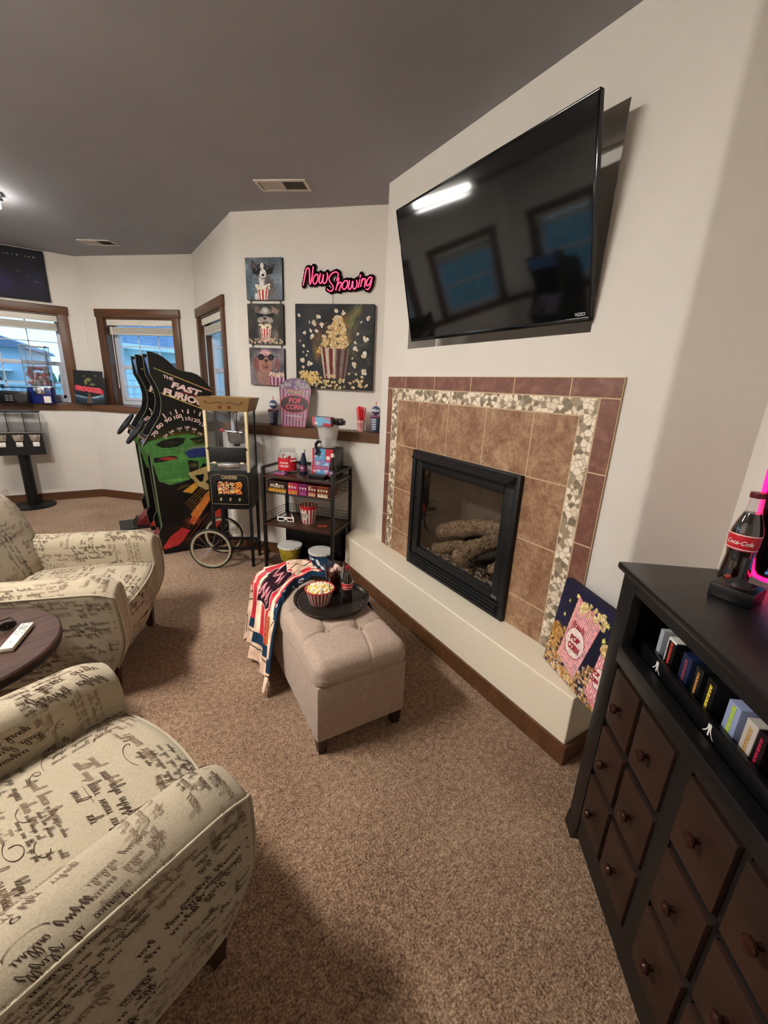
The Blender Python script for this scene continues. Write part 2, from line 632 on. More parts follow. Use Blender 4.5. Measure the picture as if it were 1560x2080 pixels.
for i in (2, 3, 4, 1, 0):
    for h in holes[i]:
        window(k, i, h[0], h[1]); k += 1

# chimney, its two returns, the right wall and the wall behind
def arcpts(c, r, a0, a1, n=6):
    return [(c[0] + r * math.cos(math.radians(a0 + (a1 - a0) * i / n)), c[1] + r * math.sin(math.radians(a0 + (a1 - a0) * i / n))) for i in range(n + 1)]
INN = (1.757, .501)
RT = [INN, (-.32, -1.576)]
def strip(name, pts, z0, z1, m=WALL):
    g = G()
    v = [(x, y, z0) for x, y in pts] + [(x, y, z1) for x, y in pts]
    n = len(pts)
    g.add(v, [(i, i + 1, n + i + 1, n + i) for i in range(n - 1)], 0, True)
    return struct(name, g, m)
cr_ = .035
far = arcpts((CH + cr_, 2.587 - cr_ * math.tan(math.radians(22.5))), cr_, 135, 180)
near = arcpts((CH + cr_, .706 + cr_ * math.tan(math.radians(22.5))), cr_, 180, 225)
strip('wall_chimney_return', [(1.80, 2.835)] + far + [(CH, 2.48)], 0, ZC)
strip('wall_chimney_side', [(CH, .86)] + near + [INN], 0, ZC)
g = G()
# front of the chimney breast, with the television niche and the opening for the fire
NY0, NY1, NZ0, NZ1 = 1.032, 2.279, 1.694, 2.424
FY0, FY1, FZ0, FZ1 = 1.245, 2.09, .33, 1.075
y0_, y1_ = .86, 2.48
def ch_slab(ya, yb, za, zb, x0=CH, x1=CH + .3):
    g.box(x0, x1, ya, yb, za, zb)
for ya, yb in ((y0_, NY0), (NY1, y1_)):
    ch_slab(ya, yb, 0, ZC)
ch_slab(NY0, FY0, 0, NZ0); ch_slab(FY1, NY1, 0, NZ0); ch_slab(FY0, FY1, FZ1, NZ0); ch_slab(FY0, FY1, 0, FZ0)
ch_slab(NY0, NY1, NZ1, ZC)
ch_slab(NY0, NY1, NZ0, NZ1, CH + .22, CH + .3)
struct('wall_chimney_front', g, WALL)
g = G()
a, l = ang_len(RT[0], RT[1]);
g.box(-.1, l + .2, 0, .2, 0, ZC)
struct('wall_right', g, WALL, frame(RT[0], a))
g = G(); g.box(-2.8, -.1, -1.76, -1.56, 0, ZC)
struct('wall_rear', g, WALL)

g = G(); g.add([(-4, -2.2, 0), (3, -2.2, 0), (3, 7.2, 0), (-4, 7.2, 0)], [(0, 1, 2, 3)])
CARPET = mat('speckled_carpet', (.3, .2, .15), .95, spec=.1, sheen=.15)
cv = coords(CARPET)
f1 = noise(CARPET, cv, 150, 3, .75)
f2 = noise(CARPET, cv, 45, 2, .6)
f3 = noise(CARPET, cv, 2.3, 2, .5)
ad = N(CARPET, 'ShaderNodeMath', operation='MULTIPLY_ADD'); ad.inputs[1].default_value = .35
L(CARPET, f2, ad.inputs[0]); L(CARPET, f1, ad.inputs[2])
ad2 = N(CARPET, 'ShaderNodeMath', operation='MULTIPLY_ADD'); ad2.inputs[1].default_value = .22
L(CARPET, f3, ad2.inputs[0]); L(CARPET, ad.outputs[0], ad2.inputs[2])
L(CARPET, ramp(CARPET, ad2.outputs[0], [(.58, '4E3425'), (.76, '977559'), (.95, 'CFB092')]), bsdf(CARPET).inputs['Base Color'])
bump(CARPET, ad.outputs[0], .9, .012)
struct('floor', g, CARPET)
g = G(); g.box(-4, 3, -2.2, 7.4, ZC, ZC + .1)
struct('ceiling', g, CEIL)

# hearth
HX, HZ = 1.3578, .316
hp = [(HX, .70), (HX, 2.72), (1.58, 2.942), (1.70, 2.82), (CH + .02, 2.6), (CH + .02, .70)]
HEARTH = mat('cream_hearth', 'EEE2CB', .38)
g = G(); g.prism(hp, 0.085, HZ)
bm_o = struct('hearth', g, HEARTH)
bv = bm_o.modifiers.new('edge', 'BEVEL'); bv.width = .006; bv.segments = 2
g = G()
g.prism([(HX - .014, .686), (HX - .014, 2.726), (1.57, 2.952), (1.58, 2.942), (HX, 2.72), (HX, .70), (CH, .70), (CH, .686)], 0, .092)
struct('baseboard_hearth', g, TRIM)

# tile surround (tiles, mosaic band, grout) on the chimney breast
TILE = mat('mottled_tile', (.3, .15, .1), .38)
tv_ = coords(TILE)
ta = noise(TILE, tv_, 9, 6, .7, .6)
tb = noise(TILE, tv_, 60, 4, .7)
tm = N(TILE, 'ShaderNodeMath', operation='MULTIPLY_ADD'); tm.inputs[1].default_value = .6
L(TILE, tb, tm.inputs[0]); L(TILE, ta, tm.inputs[2])
L(TILE, ramp(TILE, tm.outputs[0], [(.55, '6E4A36'), (.75, '8F6A50'), (.98, 'B39273')]), bsdf(TILE).inputs['Base Color'])
bump(TILE, tb, .12, .003)
TILE2 = mat('reddish_border_tile', (.3, .15, .1), .4)
tv_ = coords(TILE2)
ta = noise(TILE2, tv_, 14, 6, .75, .8)
L(TILE2, ramp(TILE2, ta, [(.35, '6B443A'), (.55, '805648'), (.75, '9A7262')]), bsdf(TILE2).inputs['Base Color'])
GROUT = mat('tan_grout', 'C4AB8A', .8)
MOS = mat('broken_stone_mosaic', (.6, .6, .5), .4)
mv = coords(MOS, 'Object', (0.0, 1, 1))
vo = N(MOS, 'ShaderNodeTexVoronoi'); vo.inputs['Scale'].default_value = 40; vo.inputs['Randomness'].default_value = 1
L(MOS, mv, vo.inputs['Vector'])
ve = N(MOS, 'ShaderNodeTexVoronoi', feature='DISTANCE_TO_EDGE'); ve.inputs['Scale'].default_value = 40
L(MOS, mv, ve.inputs['Vector'])
sep = N(MOS, 'ShaderNodeSeparateColor'); L(MOS, vo.outputs['Color'], sep.inputs[0])
cc = N(MOS, 'ShaderNodeValToRGB'); cc.color_ramp.interpolation = 'CONSTANT'
for e, (p, c) in zip(cc.color_ramp.elements, [(0, '7F705C'), (.48, 'E3D3BC')]):
    e.position = p; e.color = (*hexc(c), 1)
e = cc.color_ramp.elements.new(.25); e.color = (*hexc('9C8C74'), 1)
e = cc.color_ramp.elements.new(.75); e.color = (*hexc('EFE2CC'), 1)
L(MOS, sep.outputs[0], cc.inputs[0])
gt = N(MOS, 'ShaderNodeMath', operation='GREATER_THAN'); gt.inputs[1].default_value = .045
L(MOS, ve.outputs['Distance'], gt.inputs[0])
mxm = N(MOS, 'ShaderNodeMix', data_type='RGBA'); mxm.inputs[6].default_value = (*hexc('A8967C'), 1)
L(MOS, gt.outputs[0], mxm.inputs[0]); L(MOS, cc.outputs[0], mxm.inputs[7])
L(MOS, mxm.outputs[2], bsdf(MOS).inputs['Base Color'])
bump(MOS, gt.outputs[0], .5, .002)

sur = thing('fireplace_tile_surround', 'brown mottled tile surround with a cream and grey stone mosaic band around the fireplace', 'tile surround', T(CH - .0005, 0, 0))
OY0, OY1, OZ = .856, 2.478, 1.529
BY0, BY1, BZ = .937, 2.415, 1.452
IY0, IY1, IZ = 1.012, 2.340, 1.380
PY0, PY1, PZ = 1.233, 2.103, 1.087
g = G()
g.box(-.0078, 0, OY0, PY0, HZ, OZ); g.box(-.0078, 0, PY1, OY1, HZ, OZ); g.box(-.0078, 0, PY0, PY1, PZ, OZ)
obj('grout', g, GROUT, sur)
def tiles(g, ys, zs, gap=.0028, th=.009, skip=None):
    for a, b in zip(ys[:-1], ys[1:]):
        for c, d in zip(zs[:-1], zs[1:]):
            if skip and skip((a + b) / 2, (c + d) / 2):
                continue
            g.box(-th, 0, a + gap, b - gap, c + gap, d - gap, bev=.0012, seg=1)
g = G()
zj = [HZ, .484, .785, PZ, IZ]
tiles(g, [IY0, PY0], zj); tiles(g, [PY1, IY1], zj)
tiles(g, [PY0, 1.527, 1.822, PY1], [PZ, IZ])
obj('field_tiles', g, TILE, sur)
g = G()
tiles(g, [OY0, 1.071, 1.369, 1.661, 1.967, 2.266, OY1], [BZ, OZ])
tiles(g, [OY0, BY0], [HZ, .555, .862, 1.164, BZ]); tiles(g, [BY1, OY1], [HZ, .555, .855, 1.151, BZ])
obj('border_tiles', g, TILE2, sur)
g = G()
g.box(-.0085, 0, BY0 + .003, BY1 - .003, IZ + .003, BZ - .003)
g.box(-.0085, 0, BY0 + .003, IY0 - .003, HZ, IZ + .003); g.box(-.0085, 0, IY1 + .003, BY1 - .003, HZ, IZ + .003)
obj('mosaic_band', g, MOS, sur)

# outside: the grass, the neighbour's sided house, the pale block with its deck and a railing
GRASS = noisy('grass', [(.3, '4A6458'), (.7, '748E7C')], 2, .9)
g = G(); g.add([(-60, 6.6, .2), (60, 6.6, .2), (60, 90, .2), (-60, 90, .2)], [(0, 1, 2, 3)])
struct('lawn', g, GRASS)
g = G(); g.add([(-60, -60, .2), (-3.2, -60, .2), (-3.2, 6.6, .2), (-60, 6.6, .2)], [(0, 1, 2, 3)])
struct('lawn_side', g, GRASS)
SID = mat('lap_siding', 'C9DEE6', .7)
ROOF = noisy('shingles', [(.3, '46566A'), (.7, '74869B')], 30, .85, vscale=(1, 1, 3))
HW = mat('house_trim', 'C9D4DA', .6)
DARKG = mat('dark_window', '223344', .1)
h = thing('neighbour_house', 'blue grey lap sided house with shingle roof outside the window behind the arcade machines', 'house', T(1.2, 11.2, 0) @ RZ(4))
g = G()
for k in range(13):
    z = .2 + k * .145
    g.add([(-1.8, 0, z), (6, 0, z), (6, .02, z + .145), (-1.8, .02, z + .145)], [(0, 1, 2, 3)])
    g.add([(-1.8, 0, z), (6, 0, z), (6, .02, z), (-1.8, .02, z)], [(0, 1, 2, 3)])
g.box(-1.8, 6, .02, 6, .2, 2.08)
obj('wall', g, SID, h)
g = G(); g.add([(-2.1, -.4, 2.08), (6.5, -.4, 1.88), (6.5, 4, 3.9), (-2.1, 4, 4.1), (-2.1, -.4, 2.04), (6.5, -.4, 1.84), (6.5, 4, 3.8), (-2.1, 4, 4.0)], [(0, 1, 2, 3), (7, 6, 5, 4), (0, 3, 7, 4), (1, 5, 6, 2), (3, 2, 6, 7)])
obj('roof', g, ROOF, h)
g = G(); g.box(-2.1, 6.5, -.44, -.40, 1.98, 2.08, M=RY(1.3)); g.box(-2.1, 6.5, -.42, .0, 1.97, 1.99, M=RY(1.3))
obj('eave', g, HW, h)
g = G(); g.box(-.35, .15, -.03, .02, 1.45, 1.82)
wn = obj('window', g, HW, h)
g = G(); g.box(-.31, .11, -.034, -.02, 1.49, 1.78); obj('pane', g, DARKG, wn)
h = thing('apartment_building', 'pale two storey house with grey roof and balcony deck outside the far left window', 'house', T(-6.6, 22, 0))
g = G(); g.box(-6, 3.3, 0, 8, .2, 2.35)
obj('wall', g, mat('pale_siding', 'A9C0CE', .8), h)
g = G(); g.prism([(-6.5, 2.28), (3.6, 2.28), (3.5, 2.42), (2.4, 2.85), (-5.2, 2.85)], -.5, 8, M=Matrix(((1, 0, 0, 0), (0, 0, 1, 0), (0, 1, 0, 0), (0, 0, 0, 1))))
obj('roof', g, ROOF, h)
for x in (-4.5, -2.6, .2, 1.9):
    for z in (.7, 1.65):
        g = G(); g.box(x, x + .8, -.06, 0, z, z + .55); wn = obj('window', g, HW, h)
        g = G(); g.box(x + .06, x + .74, -.08, -.05, z + .06, z + .49); obj('pane', g, DARKG, wn)
g = G(); g.box(-6, 3.0, -1.6, 0, 1.42, 1.5)
for x in np.arange(-6, 3.0, 1.2): g.box(x, x + .08, -1.6, -1.5, .2, 1.85)
g.box(-6, 3.0, -1.6, -1.52, 1.80, 1.86)
obj('deck', g, HW, h)
h = thing('deck_railing', 'white slatted deck railing just outside the far left window', 'railing', T(-2.9, 9.4, 0))
g = G(); g.box(-2, 3.3, -.03, .03, 1.22, 1.28); g.box(-2, 3.3, -.03, .03, .5, .55); obj('rail', g, HW, h)
g = G()
for x in np.arange(-2, 3.31, .12): g.box(x, x + .035, -.018, .018, .5, 1.22)
obj('balusters', g, HW, h)
h = thing('treeline', 'soft grey green trees on the horizon beyond the deck railing', 'trees', T(0, 45, 0))
random.seed(4)
g = G()
for k in range(60):
    x = -45 + k * 1.0 + random.uniform(-.5, .5); r = random.uniform(.6, 1.0)
    g.ball((x, random.uniform(-2, 2), .2 + r * .9), r, 8, 6, sc_=(1, 1, 1.15))
obj('crowns', g, noisy('foliage', [(.3, '33503F'), (.7, '5E7C62')], 1.5, .9), h)['kind'] = 'stuff'

# ceiling vents and light fixtures
VENTW = mat('vent_white', 'C9C0B4', .5)
def vent(M, label):
    t = thing('ceiling_vent', label, 'vent', M, 'ceiling vents')
    g = G()
    for (x0, x1, y0, y1) in ((-.17, .17, -.075, -.055), (-.17, .17, .055, .075), (-.17, -.15, -.055, .055), (.15, .17, -.055, .055), (-.006, .006, -.055, .055)):
        g.box(x0, x1, y0, y1, -.008, 0, bev=.001)
    obj('frame', g, VENTW, t)
    g = G(); g.box(-.15, .15, -.055, .055, -.001, .0); obj('backing', g, BLACKP, t)
    g = G()
    for k in range(14):
        x = -.142 + k * .0105
        g.add([(x, -.055, -.006), (x + .010, -.055, -.0015), (x + .010, .055, -.0015), (x, .055, -.006)], [(0, 1, 2, 3)])
        x = .014 + k * .0105
        g.add([(x, -.055, -.0015), (x + .006, -.055, -.006), (x + .006, .055, -.006), (x, .055, -.0015)], [(0, 1, 2, 3)])
    obj('louvres', g, VENTW, t)
vent(T(1.02, 3.03, ZC) @ RZ(-39), 'white ceiling vent nearest the television, above the neon sign')
vent(T(-.05, 5.35, ZC) @ RZ(-36), 'white ceiling vent far off near the bay window')
def fixture(M, label, ln=.84, es=95):
    t = thing('ceiling_light', label, 'light', M)
    g = G(); g.box(-ln / 2, ln / 2, -.055, .055, -.03, 0, bev=.006); obj('base', g, CHROME, t)
    g = G()
    n = 16
    for k in range(n):
        x = -ln / 2 + .02 + (ln - .04) * (k + .5) / n
        g.box(x - ln / n * .42, x + ln / n * .42, -.06, .06, -.085, -.03, bev=.008)
    obj('glass_shade', g, mat('lit_textured_glass', 'FFF2D8', .3, emit=(1.0, .96, .90), estr=es), t)
fixture(T(LAMP[0], LAMP[1], ZC), 'lit linear ceiling light at the left edge of the photo', .84, 27)
fixture(T(-1.10, 1.78, ZC) @ RZ(90), 'lit ceiling light over the armchairs, outside the picture, whose shadows fall to the right', .84, 120)
# ================================================================ TELEVISION
SCREEN = mat('black_glass_screen', '08090A', .06, spec=.9)
GLOSS = mat('gloss_black_bezel', '060607', .12)
BX = Matrix(((0, 0, -1, 0), (-1, 0, 0, 0), (0, 1, 0, 0), (0, 0, 0, 1)))   # x right (-Y), y up, z towards the room (-X)
tvM = T(CH - .095, 1.622, 2.061) @ RY(-13.04) @ BX
tv = thing('television', 'large black flat television tilted down over the niche above the fireplace', 'television', tvM)
W_, H_ = 1.186, .678
g = G(); g.box(-W_ / 2, W_ / 2, -H_ / 2, H_ / 2, -.022, -.004, bev=.004)
for (a, b, c, d) in ((-W_ / 2, W_ / 2, H_ / 2 - .009, H_ / 2), (-W_ / 2, W_ / 2, -H_ / 2, -H_ / 2 + .016), (-W_ / 2, -W_ / 2 + .009, -H_ / 2, H_ / 2), (W_ / 2 - .009, W_ / 2, -H_ / 2, H_ / 2)):
    g.box(a, b, c, d, -.006, .002, bev=.0015)
g.box(-.38, .38, -.26, .12, -.055, -.02, bev=.012)
obj('housing', g, GLOSS, tv)
g = G(); g.box(-W_ / 2 + .008, W_ / 2 - .008, -H_ / 2 + .015, H_ / 2 - .008, -.004, -.0005)
obj('screen', g, SCREEN, tv)
g = G(); text(g, 'VIZIO', T(W_ / 2 - .045, -H_ / 2 + .028, -.0004), .045, mat=0, bold=.02)
obj('logo', g, mat('silver_print', 'B9BBBD', .4), tv)
g = G(); g.box(-.12, .12, -.14, .14, -.10, -.05, bev=.005); g.box(-.05, .05, -.05, .05, -.30, -.1)
g.box(-.2, .2, -.12, .12, -.30, -.28)
obj('mount', g, BLACK, tv)

# ================================================================ FIREPLACE
MATB = mat('matte_black_steel', '0D0E10', .5, .1)
DARKIN = noisy('sooty_firebrick', [(.3, '4C4640'), (.7, '6A625A')], 8, .9, bstr=.3)
fp = thing('fireplace_insert', 'black gas fireplace insert with glass front and ceramic logs', 'fireplace', T(CH, 0, 0))
g = G()
def ring(g, y0, y1, z0, z1, wy, wt, wb, xa, xb, bev=.004):
    g.box(xa, xb, y0, y0 + wy, z0, z1, bev=bev); g.box(xa, xb, y1 - wy, y1, z0, z1, bev=bev)
    g.box(xa, xb, y0 + wy, y1 - wy, z1 - wt, z1, bev=bev); g.box(xa, xb, y0 + wy, y1 - wy, z0, z0 + wb, bev=bev)
ring(g, PY0, PY1, HZ, PZ, .035, .04, .085, -.035, .005)
obj('outer_frame', g, MATB, fp)
g = G(); ring(g, PY0 + .037, PY1 - .037, .404, 1.044, .062, .07, .055, -.028, 0, .006)
dr = obj('door', g, MATB, fp)
g = G(); g.box(-.014, -.011, PY0 + .09, PY1 - .09, .44, .985)
obj('glass', g, FIREGLASS, dr)
g = G(); g.box(-.031, -.027, 1.285, 1.325, .418, .434, bev=.001)
obj('badge', g, mat('badge_silver', '6E7074', .4, .5), dr)
g = G()
M_ = Matrix(((0, 0, 1, 0), (1, 0, 0, 0), (0, 1, 0, 0), (0, 0, 0, 1)))
g.add([(-.03, PY0 + .02, 1.083), (-.03, PY1 - .02, 1.083), (-.075, PY1 - .045, 1.047), (-.075, PY0 + .045, 1.047), (-.03, PY0 + .02, 1.04), (-.03, PY1 - .02, 1.04), (-.072, PY1 - .045, 1.04), (-.072, PY0 + .045, 1.04)],
      [(0, 1, 2, 3), (3, 2, 6, 7), (0, 3, 7, 4), (1, 5, 6, 2), (4, 7, 6, 5), (0, 4, 5, 1)])
obj('hood', g, MATB, fp)
g = G()
for k in range(3):
    g.box(-.046, -.03, PY0 + .04, PY1 - .04, .333 + k * .02, .345 + k * .02, bev=.003)
obj('lower_louvre', g, MATB, fp)
g = G()
g.box(0, .42, PY0 + .02, PY1 - .02, .33, .345); g.box(0, .42, PY0 + .02, PY1 - .02, 1.055, 1.07)
g.box(0, .42, PY0 + .012, PY0 + .03, .33, 1.07); g.box(0, .42, PY1 - .03, PY1 - .012, .33, 1.07); g.box(.40, .43, PY0 + .012, PY1 - .012, .33, 1.07)
g.box(.02, .10, PY0 + .03, PY1 - .03, .345, .41)
obj('firebox', g, DARKIN, fp)
LOG = mat('ceramic_log', (.3, .2, .1), .9)
lv = coords(LOG, 'Object', (1, 1, 1)); wv = noise(LOG, lv, 26, 5, .7, 2.0)
L(LOG, ramp(LOG, wv, [(.35, '3A2C22'), (.5, '8C7660'), (.7, 'C4AE92')]), bsdf(LOG).inputs['Base Color'])
bump(LOG, wv, .9, .012)
random.seed(8)
def log(a, b, r0, r1, name='log', par=None, bend=.02):
    a, b = Vector(a), Vector(b); n = 14
    pts, rs = [], []
    for i in range(n + 1):
        t = i / n
        p = a.lerp(b, t) + Vector((0, 0, bend * math.sin(PI * t)))
        pts.append(p + Vector([random.uniform(-.004, .004) for _ in range(3)]))
        rs.append((r0 + (r1 - r0) * t) * random.uniform(.9, 1.08))
    g = G(); g.tube(pts, rs, 14)
    for k, v in enumerate(g.v):
        v = Vector(v); g.v[k] = tuple(v + Vector([random.uniform(-.003, .003) for _ in range(3)]))
    return obj(name, g, LOG, par, angle=70)
log((.20, 2.02, .52), (.27, 1.42, .66), .055, .060, par=fp, bend=.05)
log((.08, 1.95, .44), (.22, 1.62, .56), .038, .028, par=fp, bend=.01)
log((.06, 1.70, .47), (.20, 1.44, .69), .056, .040, par=fp, bend=.015)
log((.09, 1.36, .40), (.24, 1.34, .60), .036, .042, par=fp)
log((.14, 1.50, .46), (.30, 1.33, .58), .034, .03, par=fp)
g = G()
for k in range(420):
    y = random.uniform(PY0 + .05, PY1 - .05); x = random.uniform(.03, .24)
    r = random.uniform(.005, .013)
    m = T(x, y, .412 + r * .4) @ Matrix.Rotation(random.uniform(0, 6), 4, Vector((random.random(), random.random(), random.random() + .1)))
    g.ball((0, 0, 0), r, 6, 4, M=m, mat=k % 2, sc_=(1, 1.3, .8))
obj('embers', g, [noisy('ember_stone', [(.3, '4C4034'), (.7, '8D7B66')], 60, .9), mat('pale_stone', 'A39B90', .8)], fp)['kind'] = 'stuff'

# ================================================================ BACK WALL ART
BWM = frame(PTS[5 - 1 + 0], 0)
BW = frame(PTS[5], -45)          # x along the wall from its left corner, y into the wall
CANV = mat('canvas_edge', '1C1A1D', .8)
def striped_tub(im, cx, y0, y1, w0, w1, n, rimc='E9E0D0', cols=('B12A30', 'E8DCCB'), shade=True):
    for k in range(n):
        a, b = -1 + 2 * k / n, -1 + 2 * (k + 1) / n
        f = lambda t, wd: cx + math.sin(t * PI / 2) * wd / im.asp
        im.poly([(f(a, w0), y0), (f(b, w0), y0), (f(b, w1), y1), (f(a, w1), y1)], cols[k % 2])
# popcorn explosion
rnd = random.Random(3)
im = Img(190, 186, '25262A', 1.03)
im.noise(.5, 5, 1, .05)
for cx, cy, rx, ry, c, al, rot in [(.66, .78, .30, .09, '6E7A4E', .55, 55), (.72, .86, .22, .05, '9A9550', .5, 60), (.36, .62, .30, .10, '8B5A22', .45, 120), (.30, .50, .22, .10, '3D4A45', .8, 100), (.62, .62, .34, .16, '7A6230', .6, 40), (.75, .50, .24, .12, '5A6148', .6, 20), (.62, .80, .16, .08, 'C9802A', .55, 60), (.27, .46, .20, .05, 'A5641F', .7, 110), (.7, .3, .3, .16, '4A332A', .6, 0), (.2, .1, .5, .08, '4B3524', .8, 0), (.8, .1, .5, .09, '3A2A22', .9, 0)]:
    im.ell(cx, cy, rx, ry, c, al, 1.0, rot)
for k in range(70):
    t = rnd.random(); x, y = .60 + .22 * t + rnd.gauss(0, .03), .55 + .42 * t + rnd.gauss(0, .03)
    im.ell(x, y, rnd.uniform(.04, .10), rnd.uniform(.008, .02), rnd.choice(['A08A3A', '7C8A4A', 'C08A2E', '5A6A48', '8FA06A']), .35, .9, rnd.uniform(45, 70))
for k in range(60):
    x, y = rnd.gauss(.30, .05), rnd.uniform(.32, .66)
    im.ell(x, y, rnd.uniform(.03, .08), rnd.uniform(.008, .02), rnd.choice(['B06A1E', 'C8842A', '5E6A4A', '8A5A2A']), .35, .9, rnd.uniform(95, 130))
for k in range(40):
    im.ell(rnd.uniform(.7, .95), rnd.uniform(.2, .7), rnd.uniform(.04, .1), rnd.uniform(.02, .05), rnd.choice(['5A5C5E', '4A4038', '6A6A5A', '3A3E40']), .35, .9, rnd.uniform(0, 180))
for k in range(26):
    x, y = rnd.uniform(.4, .72), rnd.uniform(.5, .8)
    im.ell(x, y, rnd.uniform(.02, .05), rnd.uniform(.01, .03), rnd.choice(['D98E1F', 'E8B048', '8B4C18', '3D3A36']), .5, .8, rnd.uniform(0, 90))
for k in range(150):
    t = rnd.random() ** 1.3; x = .51 + rnd.uniform(-1, 1) * .20 * (1 - .72 * t); y = .45 + t * .40
    im.kernel(x + .08 * (t - .3), y, rnd.uniform(.016, .030), rnd, ('F0DDB4', 'D8AE6A', '8E5A2A'))
striped_tub(im, .515, .13, .49, .145, .20, 11, cols=('6F1D1C', 'C9B9A4'))
im.poly([(.52, .13), (.66, .13), (.71, .49), (.52, .49)], '3A2C26', .55)
for k in range(60):
    im.kernel(rnd.uniform(.05, .98), rnd.uniform(.01, .12) + (.08 if rnd.random() < .3 else 0), rnd.uniform(.014, .026), rnd, ('E9DCC0', 'CDA86A', '8A6034'))
for k in range(40):
    im.kernel(rnd.uniform(.06, .32), rnd.uniform(.05, .2), rnd.uniform(.015, .028), rnd, ('EAD39C', 'D9AE55', '97692B'))
for x, y, r in [(.05, .87, .02), (.30, .86, .032), (.52, .93, .03), (.62, .9, .026), (.24, .78, .03), (.35, .76, .028), (.2, .7, .026), (.28, .69, .022), (.12, .66, .022), (.22, .62, .03), (.93, .84, .026), (.84, .8, .014), (.8, .66, .018), (.9, .61, .034), (.88, .43, .038), (.89, .22, .036), (.1, .51, .02), (.1, .44, .012), (.16, .45, .014), (.14, .4, .014), (.09, .34, .034), (.19, .3, .034), (.1, .25, .02), (.05, .19, .012), (.76, .3, .036), (.78, .49, .03), (.77, .56, .02), (.18, .79, .014), (.38, .63, .028), (.55, .86, .03), (.06, .57, .01), (.74, .38, .012)]:
    im.kernel(x, y, r, rnd, ('F0E8DC', 'E2CFB0', 'A08660'))
im.noise(.12, 60, 5)
im.a *= .92
t = thing('popcorn_canvas', 'large square dark painting of a striped bucket exploding with popcorn', 'painting', BW @ T(.853, -.002, 1.425))
g = G(); g.box(-.316, .316, -.034, 0, 0, .615, bev=.003)
obj('stretcher', g, CANV, t)
panel('painted_face', im, .632, .615, t, T(0, -.0348, 0))

